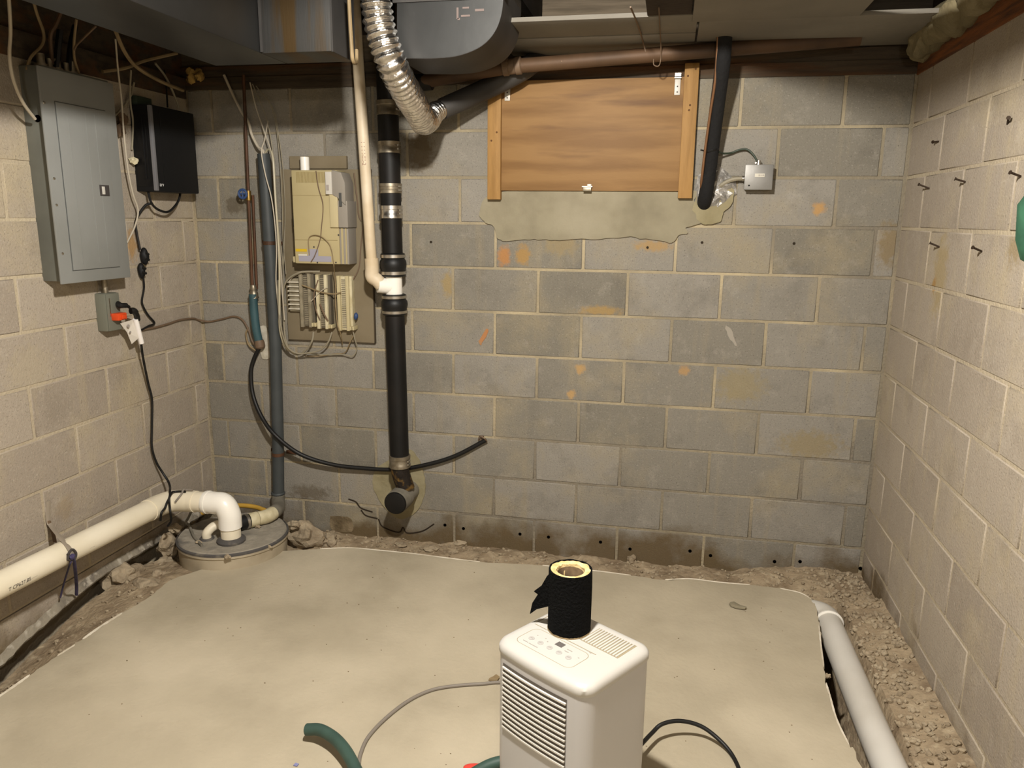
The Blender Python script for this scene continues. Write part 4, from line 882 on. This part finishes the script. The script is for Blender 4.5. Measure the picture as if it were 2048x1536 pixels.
# cords hanging over the bend: laid on the pipe's own skin
from mathutils.bvhtree import BVHTree
_v = []; _f = []
for ch in t.children:
    if ch.name.split('.')[0] in ('pipe_section', 'bend', 'elbow'):
        k_ = len(_v); _v += [v.co + t.location for v in ch.data.vertices]; _f += [tuple(i + k_ for i in p.vertices) for p in ch.data.polygons]
_skin = BVHTree.FromPolygons(_v, _f)
def onm(px, py, e, d):
    """point on the pipe's skin lifted by e; d metres off the left wall where the pipe is not met"""
    dr_ = (_R @ Vector(((px - 1024) / F_PX, -(py - 768) / F_PX, -1.0))).normalized(); h_ = _skin.ray_cast(CAM, dr_)
    return h_[0] + h_[1] * e if h_[0] is not None else Lf(px, py, d)
W_ = [Lf(282, 684, .07), Lf(286, 715, .05), Lf(296, 765, .03), Lf(304, 800, .025), Lf(304, 850, .02), Lf(304, 895, .02), Lf(313, 925, .025), Lf(325, 945, .04), Lf(336, 962, .07), Lf(340, 974, .10)]
W_ += [onm(340, 984, .009, .12), onm(339, 991, .009, .15), onm(336, 999, .009, .17), onm(331, 1007, .009, .18), onm(326, 1016, .009, .18)]
dl_ = W_[-1].x - XL; W_ += [Lf(323, 1026, dl_ + .002), Lf(321, 1041, dl_ - .01)]
tag(MB().tube(cr(W_, 9), .0052, 10).build('black_cable', 'wire_black', smooth=True), 'black pump cord hanging down the left wall over the sump pipe', 'cord')
W_ = [onm(372, 986, .007, .2), onm(362, 985, .007, .2), onm(350, 986, .007, .2), onm(342, 991, .021, .18), onm(334, 999, .021, .18), onm(333, 1006, .019, .18), onm(336, 1014, .010, .18)]
dl_ = W_[-1].x - XL; W_ += [Lf(341, 1027, dl_ + .004), Lf(342, 1042, dl_ - .01), Lf(335, 1052, dl_ - .03)]
tag(MB().tube(cr(W_, 9), .005, 8).build('black_cable', 'wire_black', smooth=True), 'second black cord crossed with the pump cord on the white pipe bend', 'cord')
W_ = [onm(352, 1004, .007, .2), onm(358, 997, .007, .2), onm(364, 990, .007, .2), onm(369, 985, .016, .2), onm(374, 983, .008, .2), onm(386, 983, .007, .2)]
tag(MB().tube(cr(W_, 9), .0045, 8).build('black_cable', 'cord_grey', smooth=True), 'short grey cord lying over the bend of the white sump pipe', 'cord')
# strap and cord
t = thing('pipe_strap', 'bare metal hanger strap holding the white pipe to the wall', 'strap', Lf(97, 1030, 0))
sp = [Lf(97, 1002, .003), Lf(97, 1040, .004), Lf(103, 1053, .02), Lf(113, 1066, .075), onp(125, 1080, .004), onp(138, 1096, .003), onp(146, 1112, .003), onp(147, 1122, .003)]
MB().tube(cr(sp, 6), .011, 8, flat=.12, up=(1, 0, .3)).build('band', 'strap_metal', t, smooth=True)
MB().tube(cr([Lf(97, 1040, .004), Lf(106, 1066, .02), Lf(110, 1085, .045)], 6), .009, 8, flat=.12, up=(1, 0, 0)).build('inner_leg', 'wire_brown', t, smooth=True)
MB().tube(cr([onp(135, 1110, .005), onp(144, 1099, .007), onp(152, 1106, .005), onp(149, 1118, .005), onp(137, 1120, .005), onp(136, 1110, .005)], 6), .0045, 8).build('knot', 'print_dark', t, smooth=True)
t = thing('purple_cord', 'purple-grey cord tied round the strap with two hanging tails', 'cord', Lf(143, 1120, .16))
MB().tube(cr([onp(146, 1114, .006), onp(140, 1128, .006), Lf(134, 1146, .12), Lf(127, 1170, .06), Lf(121, 1194, .025)], 6), .006, 8, flat=.6).build('tail', 'purple_cord', t, smooth=True)
MB().tube(cr([onp(143, 1112, .006), onp(148, 1122, .006), Lf(151, 1146, .13), Lf(153, 1170, .07), Lf(153, 1190, .035)], 6), .0065, 8, flat=.6).build('tail', 'purple_cord', t, smooth=True)
MB().add(*blob(onp(144, 1114, .010), .010, 8, 2, .4)).build('knot', 'purple_cord', t, smooth=True)

# ================================================================= SUMP
SC = Vector((.272, -.447, .2)); SR = .243
t = thing('sump_pit', 'round sump basin with dusty grey lid in the corner of the slab', 'sump', (SC.x, SC.y, .0))
MB().rev((SC.x, SC.y, -.05), (SC.x, SC.y, .192), [(0, SR - .012), (.9, SR), (.92, SR + .006), (1, SR + .006)], 56, cap=False).build('basin', 'basin', t, smooth=True)
m = MB(); rings = [0, .06, .1, .14, .18, .21, .228, .238, .243]; V = []; Fc = []; sg = 64
for r in rings:
    for k in range(sg):
        an = 2 * math.pi * k / sg; x = SC.x + r * math.cos(an); y = SC.y + r * math.sin(an)
        V.append((x, y, .199 + .004 * noise.noise(Vector((x * 30, y * 30, 2))) - (.006 if r > .239 else 0)))
for i in range(len(rings) - 1):
    for k in range(sg): k2 = (k + 1) % sg; Fc.append((i * sg + k, i * sg + k2, (i + 1) * sg + k2, (i + 1) * sg + k))
m.add(V, Fc).build('lid', 'lid_dusty', t, smooth=True)
MB().rev((SC.x, SC.y, .182), (SC.x, SC.y, .196), [(0, SR + .003), (.1, SR + .007), (.7, SR + .007), (1, SR)], 64, cap=False).build('lid_rim', 'lid_rim', t, smooth=True)
MB().rev((.322, -.545, .196), (.322, -.545, .222), [(0, .062), (.5, .064), (.7, .06), (1, .05)], 30).build('pipe_gasket', 'lid_rim', t, smooth=True)
sp0 = Fl(414, 1077, .2); tt = thing('vent_stub', 'small white plastic pipe bend rising from the sump lid', 'pipe', sp0)
MB().tube(cr([sp0 + Vector((0, 0, -.004)), sp0 + Vector((.004, .0, .03)), sp0 + Vector((.03, .03, .055)), sp0 + Vector((.075, .055, .055))], 6), .021, 18).build('bend', 'pvc_white', tt, smooth=True)
MB().rev(sp0 + Vector((0, 0, -.002)), sp0 + Vector((0, 0, .006)), [(0, .034), (1, .03)], 18).build('gasket', 'lid_rim', tt, smooth=True)
tag(MB().tube(cr([Fl(404, 1091, .205), Fl(388, 1073, .206), Fl(379, 1052, .21), Fl(372, 1045, .225), Bk(377, 1035, .40), Bk(382, 1024, .40), Bk(387, 1018, .40)], 6), [.006] * 30 + [.0065] * 4 + [.009] * 3, 8).build('alarm_wire', 'grey_dusty', smooth=True), 'stiff grey cord sticking up from the dusty sump lid', 'cord')
tag(MB().tube(cr([Bk(385, 1040, .10), Bk(400, 1028, .14), Bk(440, 1014, .12), Bk(478, 1011, .10), Bk(510, 1014, .10), Bk(533, 1022, .14)], 7), .012, 12).build('yellow_tube', 'yellow_tube', smooth=True), 'yellow flexible tube lying behind the white sump pipe elbow', 'tube')
# concrete lumps broken out round the sump and along the walls
GC = 'broken concrete lumps'
for i, (p, z, r, sq, lab) in enumerate((((612, 1072), .09, .078, (1.15, .8, .85), 'big broken concrete lump wedged between the sump and back wall'),
        ((588, 1050), .165, .026, (1.2, 1, .7), 'small concrete lump resting on the big one beside the sump'),
        ((658, 1080), .06, .036, (1, 1, .9), 'concrete lump leaning on the brown damp block beside the sump'),
        ((337, 1092), .12, .050, (.8, 1, 1.0), 'pale concrete lump stuck to the wall side of the sump basin'),
        ((326, 1126), .06, .040, (1, 1, .7), 'flat concrete lump under the pale one beside the sump'),
        ((352, 1058), .18, .028, (1, 1, .8), 'little concrete lump at the lid edge below the wall pipe'),
        ((318, 1150), .085, .030, (1.2, 1, .8), 'rounded stone in the trench in front of the sump'),
        ((296, 1170), .085, .045, (1.3, 1, .6), 'cracked slab piece lying in the trench beside the wall lip'),
        ((250, 1150), .085, .06, (1.1, 1.4, .9), 'tilted concrete piece standing in the trench below the wall lip'),
        ((455, 1114), .19, .013, (1.2, .9, .7), 'pebble of concrete on the front rim of the sump lid'),
        ((536, 1093), .185, .014, (1.2, .9, .7), 'pebble of concrete on the rim of the sump lid near the big lump'),
        ((516, 1053), .208, .011, (1.2, .9, .7), 'crumb of concrete on the sump lid beside the rubber sleeve'),
        ((397, 1084), .205, .010, (1.4, .9, .6), 'crumb of concrete on the sump lid beside the stiff grey cord'),
        ((802, 1090), .075, .022, (1.3, 1, .5), 'pale flake of concrete in the trench below the cleanout'),
        ((757, 1082), .09, .02, (.7, .7, 1.3), 'upright concrete splinter against the wall below the cleanout'),
        ((862, 1098), .06, .026, (1.4, 1, .5), 'flat concrete flake in the trench past the cleanout'),
        ((922, 1088), .07, .03, (1.4, .8, .6), 'smooth mortar lump at the foot of the wall under two drilled holes'),
        ((1262, 1120), .075, .026, (.9, .8, 1.0), 'pointed mortar lump at the wall foot below the middle drilled holes'),
        ((1656, 1352), .122, .008, (1, 1, .9), 'small yellowish stone on the slab edge beside the trench pipe'))):
    c_ = Fl(*p, z)
    if 13 <= i <= 17:
        c_ = Fl(*p, ground_z(c_.x, c_.y) + r * .3); c_.z = ground_z(c_.x, c_.y) + r * .3
    tag(MB().add(*blob(c_, r, i + 11, 3, .42, sq, 1.5)).build('concrete_lump', 'rubble' if i % 3 else 'rubble', smooth=False), lab, 'stone', GC)
c_ = Fl(1473, 1213, SLAB + .004)
tag(MB().prism([c_ + Vector(q_) for q_ in ((-.03, .012, 0), (-.012, .022, 0), (.012, -.004, 0), (.036, -.012, 0), (.030, -.022, 0), (-.004, -.018, 0), (-.024, -.006, 0))], (.004, .002, .010)).build('concrete_shard', 'parge', bevel=.003), 'pale sickle-shaped concrete shard lying alone on the slab', 'stone')
c_ = Fl(985, 1360, SLAB + .002); tag(MB().prism([c_ + Vector(q_) for q_ in ((-.014, -.006, 0), (.016, -.01, 0), (.02, .01, 0), (.004, .022, 0), (-.004, .006, 0))], (.003, .003, .008)).build('wood_chip', 'wire_tan', bevel=.001), 'small wood chip on the slab beside the dehumidifier', 'wood chip')
c_ = Fl(592, 1530, SLAB + .001); tag(MB().prism([c_ + Vector(q_) for q_ in ((-.006, -.005, 0), (.006, -.006, 0), (.007, .004, 0), (-.004, .006, 0))], (0, 0, .0025)).build('paper_scrap', 'blue_chip'), 'tiny lavender paper scrap on the slab', 'scrap')
# fine crumbs on the slab
m = MB(); rr = random.Random(5)
for i in range(120):
    x, y = rr.uniform(.35, 2.75), rr.uniform(-2.2, -.45); r = rr.uniform(.001, .0026)
    V, Fc = blob((x, y, SLAB + r * .4), r, i, 1, .3, (1.3, 1, .7)); m.add(V, Fc)
cr_ = m.build('floor_crumbs', 'rubble_dark'); cr_['kind'] = 'stuff'; cr_['label'] = 'fine dark crumbs scattered over the concrete slab'; cr_['category'] = 'debris'

# ================================================================= RIGHT SIDE
ra, rb, rc = Vector((2.914, -.455, .072)), Vector((2.922, -1.2, .075)), Vector((2.957, -2.6, .08))
t = thing('trench_pipe', 'white plastic drain pipe lying in the trench along the right wall', 'pipe', rb)
MB().tube([ra, rb, rc], .05, 28).build('pipe_section', 'pvc_side', t, smooth=True)
MB().tube(cr([ra + Vector((0, -.03, 0)), ra + Vector((-.004, .01, 0)), ra + Vector((-.03, .045, -.002)), ra + Vector((-.09, .075, -.012)), ra + Vector((-.16, .085, -.03))], 6), .0535, 26).build('elbow', 'pvc_side', t, smooth=True)
MB().rev(ra + Vector((0, -.036, 0)), ra + Vector((0, -.024, 0)), [(0, .051), (.3, .057), (1, .056)], 28).build('elbow_rim', 'pvc_bright', t, smooth=True)
pipe_text('V BB   -- -- - ---  -- ----- -- -', rc, ra, 1.28, (-.45, -.3, 1), .05, .028, 'pipe_print', 'print_light', t, flip=False)
GN = 'nails in the right wall'
NL = ['rusty nail in the row of three, nearest the room corner', 'rusty nail in the middle of the row of three', 'rusty nail in the row of three, just above the green pouch',
      'rusty nail in the lower row of two, nearer the room corner', 'rusty nail in the lower row of two, nearer the green pouch', 'short rusty nail alone above the row, near the room corner', 'thin upright rusty nail alone high above the green pouch']
for i, (pb, pt) in enumerate((((1859, 377), (1838, 369)), ((1931, 364), (1911, 358)), ((2042, 353), (2021, 345)), ((1879, 494), (1860, 486)), ((1964, 503), (1946, 495)), ((1878, 283), (1866, 284)), ((2015, 248), (2017, 236)))):
    b_ = Rt(*pb, 0.0); e_ = Rt(*pt, .03 if i < 5 else .012)
    tag(MB().tube([b_ + Vector((.02, 0, 0)), b_, e_], .0032, 8).cyl(e_, e_ + (e_ - b_).normalized() * .002, .006, 10).build('nail', 'nail', smooth=False), NL[i], 'nail', GN)
c_ = Rt(2087, 430, .05); m = MB()
m.rev(c_ + Vector((0, 0, .12)), c_ + Vector((0, 0, -.12)), [(0, .012), (.15, .03), (.4, .05), (.75, .055), (.95, .04), (1, .015)], 18)
for i, v in enumerate(m.v): m.v[i] = v + Vector((noise.noise(v * 14), noise.noise(v * 14 + Vector((4, 0, 0))), 0)) * .014
t = thing('green_pouch', 'green cloth pouch hanging on the right block wall', 'pouch', c_ + Vector((0, 0, .12)))
m.build('bag', 'green_cloth', t, smooth=True)
MB().tube([c_ + Vector((0, 0, .115)), c_ + Vector((.02, 0, .14)), c_ + Vector((.06, 0, .142))], .004, 8).build('hook', 'nail', t)

# ================================================================= DEHUMIDIFIER
DC = Vector((2.022, -1.732, SLAB)); DH = .48
t = thing('dehumidifier', 'white plastic dehumidifier with slatted front standing on the slab', 'dehumidifier', DC, rz=math.radians(-33.5))
def rrect(w, d, r, bow=0.0, n=7):
    P = []
    for cx, cy, a0 in ((w / 2 - r, d / 2 - r, 0), (-w / 2 + r, d / 2 - r, 90), (-w / 2 + r, -d / 2 + r, 180), (w / 2 - r, -d / 2 + r, 270)):
        for k in range(n + 1):
            a_ = math.radians(a0 + 90 * k / n); P.append(Vector((cx + r * math.cos(a_), cy + r * math.sin(a_))))
    out = []
    for i, p in enumerate(P):
        q_ = P[(i + 1) % len(P)]; st_ = 8 if (p - q_).length > .08 else 1
        for k in range(st_): out.append(p.lerp(q_, k / st_))
    for p in out:
        if p.y < 0: p.y -= bow * (1 - (2 * p.x / w) ** 2) * min(1, -p.y / (d / 2)) ** 3
    return out
def loft(layers, base):
    V = []; Fc = []; n = len(base)
    for z, s_, cyo in layers:
        sx = 1 + 2 * s_ / .30; sy = 1 + 2 * s_ / .235
        V += [Vector((p.x * sx, p.y * sy + cyo, z)) for p in base]
    for i in range(len(layers) - 1):
        for k in range(n): k2 = (k + 1) % n; Fc.append((i * n + k, i * n + k2, (i + 1) * n + k2, (i + 1) * n + k))
    Fc.append(tuple(range(n - 1, -1, -1))); Fc.append(tuple((len(layers) - 1) * n + k for k in range(n)))
    return V, Fc
prof = rrect(.305, .262, .036, .010)
MB().add(*loft([(0.012, -.008, 0), (.02, -.002, 0), (.15, 0, 0), (DH - .03, 0, 0)], prof)).build('body', 'dehum_body', t, smooth=True, local=True)
MB().add(*loft([(DH - .032, .0005, 0), (DH - .028, .0025, 0), (DH - .014, .0025, 0), (DH - .006, -.002, 0), (DH - .001, -.010, 0), (DH + .001, -.022, 0)], prof)).build('top_cover', 'dehum_white', t, smooth=True, local=True)
for x in (-.11, .11):
    for y in (-.08, .08): MB().cyl((x, y, 0), (x, y, .014), .016, 12).build('foot', 'dehum_dark', t, local=True)
def front_y(x): return -.131 - .010 * (1 - (2 * x / .305) ** 2)
gx0, gx1, gz0, gz1 = -.117, .098, .245, .428
V = []; Fc = []; NS = 12
for i in range(NS + 1):
    x = gx0 + (gx1 - gx0) * i / NS; y = front_y(x)
    V += [(x, y - .0012, gz0), (x, y - .0012, gz1), (x, y + .004, gz0), (x, y + .004, gz1)]
for i in range(NS): a_ = i * 4; Fc += [(a_, a_ + 4, a_ + 5, a_ + 1), (a_ + 2, a_ + 3, a_ + 7, a_ + 6), (a_ + 1, a_ + 5, a_ + 7, a_ + 3), (a_, a_ + 2, a_ + 6, a_ + 4)]
grl = MB().add(V, Fc).build('grille', 'dehum_dark', t, local=True)
NSL = 13; pitch = (gz1 - gz0) / NSL; sl_me = None
for k in range(NSL):
    if sl_me is None:
        V = []; Fc = []
        for i in range(NS + 1):
            x = gx0 + .001 + (gx1 - gx0 - .002) * i / NS; y = front_y(x)
            V += [(x, y - .0055, pitch * .08), (x, y - .0055, pitch * .38), (x, y + .001, pitch * .44), (x, y + .001, pitch * .10)]
        for i in range(NS):
            for j in range(4): a_ = i * 4; Fc.append((a_ + j, a_ + (j + 1) % 4, a_ + 4 + (j + 1) % 4, a_ + 4 + j))
        Fc += [(0, 1, 2, 3), (NS * 4 + 3, NS * 4 + 2, NS * 4 + 1, NS * 4)]
        o = MB().add(V, Fc).build('slat', 'dehum_slat', grl, local=True); sl_me = o.data
    else:
        o = bpy.data.objects.new('slat', sl_me); C.objects.link(o); o.parent = grl
    o.location = (0, 0, gz0 + pitch * k)
zt_ = DH + .0012
def top_box(x0, x1, y0, y1, name, m, h=.0008, par=None): return MB().box((x0, y0, zt_ - .002), (x1, y1, zt_ + h)).build(name, m, par or t, local=True)
# control panel: outline, buttons, display
cp = rrect(.185, .085, .02); ring = MB(); cxp, cyp = -.020, -.060
ring.tube([Vector((p.x + cxp, p.y + cyp, zt_ - .0004)) for p in cp] + [Vector((cp[0].x + cxp, cp[0].y + cyp, zt_ - .0004))], .0009, 5); ring.build('panel_outline', 'seam_tan', t, local=True)
top_box(-.025, -.003, -.045, -.027, 'display', 'display')
for i in range(5):
    x = -.085 + i * .031; bt = MB().rev((x, -.066, zt_ - .001), (x, -.066, zt_ + .0012), [(0, .008), (.8, .008), (1, .007)], 16).build('button', 'button_grey', t, smooth=True, local=True)
    MB().box((x - .004, -.0665, zt_ + .001), (x + .004, -.065, zt_ + .0017)).build('button_mark', 'print_grey', bt, local=True)
m = MB()
for (x, y, w) in ((-.095, -.088, .016), (-.075, -.0885, .03), (.012, -.040, .016), (.012, -.05, .012), (-.06, -.042, .003), (-.085, -.046, .003), (-.047, -.05, .003), (.055, -.05, .004), (.06, -.012, .006), (.05, -.010, .004)):
    m.box((x, y, zt_ - .001), (x + w, y + .0022, zt_ + .0006))
m.build('panel_print', 'print_light', t, local=True)
MB().box((-.128, -.0085, zt_ - .002), (.078, -.0065, zt_ + .0004)).box((-.132, .0, zt_ - .002), (-.130, .10, zt_ + .0004)).build('lid_seam', 'seam_tan', t, local=True)
# top louvres
lvp = MB().box((.005, .018, zt_ - .003), (.125, .098, zt_ + .0002)).build('outlet_vent', 'seam_tan', t, local=True)
lv = None
for i in range(13):
    x = .009 + i * .0088
    if lv is None: o = MB().box((0, .020, zt_ - .002), (.0052, .096, zt_ + .0022)).build('louver', 'dehum_white', lvp, local=True, bevel=.0008, bseg=1); lv = o.data
    else: o = bpy.data.objects.new('louver', lv); C.objects.link(o); o.parent = lvp
    o.location = (x, 0, 0)
MB().box((-.037, front_y(-.037) - .0012, .12), (-.031, front_y(-.037) + .004, .165)).build('water_window', 'dehum_dark', t, local=True, bevel=.001)
MB().box((.1515, -.06, .08), (.1545, -.01, .185)).build('side_grip', 'dehum_dark', t, local=True, bevel=.003)
MB().prism([Vector((.153, -.055, .185)), Vector((.153, -.012, .190)), Vector((.172, -.015, .10)), Vector((.172, -.05, .10))], (.004, 0, .002)).build('side_handle', 'dehum_white', t, local=True, bevel=.001)
MB().box((-.1535, -.075, .38), (-.1515, -.045, .42)).build('side_label', 'print_light', t, local=True)
# ---------------- felt-wrapped tube on top
rb_ = Fl(1138, 1257, SLAB + DH + .0005)
t = thing('wrapped_tube', 'short black felt-wrapped tube with pale fibrous core standing on the dehumidifier', 'tube', rb_)
H_ = .170; R0 = .0565; KH = H_ / .195
m = MB(); V = []; Fc = []; sg = 40; zs = [q_ * KH for q_ in (0, .02, .06, .1, .14, .175, .19, .195)]
for z in zs:
    for k in range(sg):
        an = 2 * math.pi * k / sg; r = R0 + .0015 * noise.noise(Vector((math.cos(an) * 3, math.sin(an) * 3, z * 20))); dz = .004 * noise.noise(Vector((math.cos(an) * 2, math.sin(an) * 2, 4))) if z > .19 * KH else 0
        V.append(rb_ + Vector((r * math.cos(an), r * math.sin(an), z + dz)))
for i in range(len(zs) - 1):
    for k in range(sg): k2 = (k + 1) % sg; Fc.append((i * sg + k, i * sg + k2, (i + 1) * sg + k2, (i + 1) * sg + k))
b0 = len(V)
for z, r in ((.194 * KH, R0 - .005), (.0, R0 - .006)):
    V += [rb_ + Vector((r * math.cos(2 * math.pi * k / sg), r * math.sin(2 * math.pi * k / sg), z)) for k in range(sg)]
for k in range(sg): k2 = (k + 1) % sg; Fc += [(7 * sg + k, 7 * sg + k2, b0 + k2, b0 + k), (b0 + k, b0 + k2, b0 + sg + k2, b0 + sg + k)]
m.add(V, Fc).build('felt_wrap', 'felt', t, smooth=True)
m = MB(); V = []; Fc = []
prf = [(R0 - .004, .180 * KH), (R0 - .005, .193 * KH), (R0 - .012, .194 * KH), (R0 - .020, .190 * KH), (R0 - .022, .17 * KH), (R0 - .022, .004), (R0 - .006, .003)]
for i, (r, z) in enumerate(prf):
    for k in range(sg):
        an = 2 * math.pi * k / sg; j = .0035 * noise.noise(Vector((math.cos(an) * 6, math.sin(an) * 6, i * 1.3))) if 0 < i < 5 else 0
        V.append(rb_ + Vector(((r + j) * math.cos(an), (r + j) * math.sin(an), z + j * .8)))
for i in range(len(prf) - 1):
    for k in range(sg): k2 = (k + 1) % sg; Fc.append((i * sg + k, i * sg + k2, (i + 1) * sg + k2, (i + 1) * sg + k))
m.add(V, Fc).build('fibre_core', 'fibre_core', t, smooth=True)
MB().rev(rb_ + Vector((0, 0, .004)), rb_ + Vector((0, 0, .183 * KH)), [(0, R0 - .0225), (1, R0 - .0235)], 32, cap=False).build('liner', 'tube_inside', t, smooth=True)
MB().rev(rb_ + Vector((0, 0, -.001)), rb_ + Vector((0, 0, .005)), [(0, R0 + .0005), (.8, R0 + .0008), (1, R0)], 32).build('bottom_edge', 'wire_tan', t, smooth=True)
# loose felt flap behind, on the left
fl = [Bk(1100, 1145, 1.69), Bk(1093, 1153, 1.688), Bk(1082, 1172, 1.685), Bk(1067, 1183, 1.68), Bk(1075, 1189, 1.68), Bk(1064, 1206, 1.675), Bk(1059, 1229, 1.67), Bk(1073, 1219, 1.675), Bk(1098, 1213, 1.69), Bk(1104, 1180, 1.695)]
MB().prism(fl, (.004, .006, .002)).build('felt_flap', 'felt', t, bevel=.0015)
# ================================================================= FLOOR HOSES AND CORDS
def floor_line(pts, r, m, name, lab, cat, seg=10, pre=()):
    return tag(MB().tube(cr([Vector(q_) for q_ in pre] + [Fl(p[0], p[1], SLAB + (p[2] if len(p) > 2 else r * .9)) for p in pts], 9), r, seg).build(name, m, smooth=True), lab, cat)
floor_line([(1020, 1367), (960, 1368), (900, 1373), (858, 1382), (815, 1403), (770, 1438), (736, 1475), (721, 1508), (717, 1532), (708, 1560), (690, 1600), (660, 1640)], .0058, 'cord_grey', 'extension_cord', 'grey power cord curving over the slab from the dehumidifier back', 'cord', pre=[(2.085, -1.632, .21), (2.10, -1.56, .17), (2.06, -1.42, .13), (1.94, -1.29, SLAB + .006)])
floor_line([(1302, 1468, .05), (1325, 1448, .06), (1362, 1442, .06), (1405, 1454, .045), (1445, 1486, .02), (1470, 1520), (1482, 1560), (1480, 1640)], .0062, 'wire_black', 'extension_cord', 'dark cord arching out beside the dehumidifier towards the trench pipe', 'cord', pre=[(2.125, -1.66, .20), (2.165, -1.60, .18)])
floor_line([(614, 1459, .036), (640, 1460, .045), (668, 1476, .045), (692, 1503, .042), (712, 1540, .036), (735, 1590, .03), (790, 1660, .018)], .0175, 'hose_green', 'garden_hose', 'faded green garden hose end curving up from the slab', 'hose', 18)
floor_line([(1010, 1522, .03), (985, 1528, .025), (960, 1540, .02), (930, 1560), (890, 1600)], .0165, 'hose_green', 'garden_hose', 'faded green garden hose piece against the dehumidifier', 'hose', 18)
c_ = Fl(950, 1548, SLAB)
tag(MB().add(*blob(c_ + Vector((0, 0, .012)), .026, 4, 3, .12, (1.4, .9, .5))).build('red_cap', 'red_plastic', smooth=True), 'red plastic cap on the slab under the hose by the dehumidifier', 'cap')
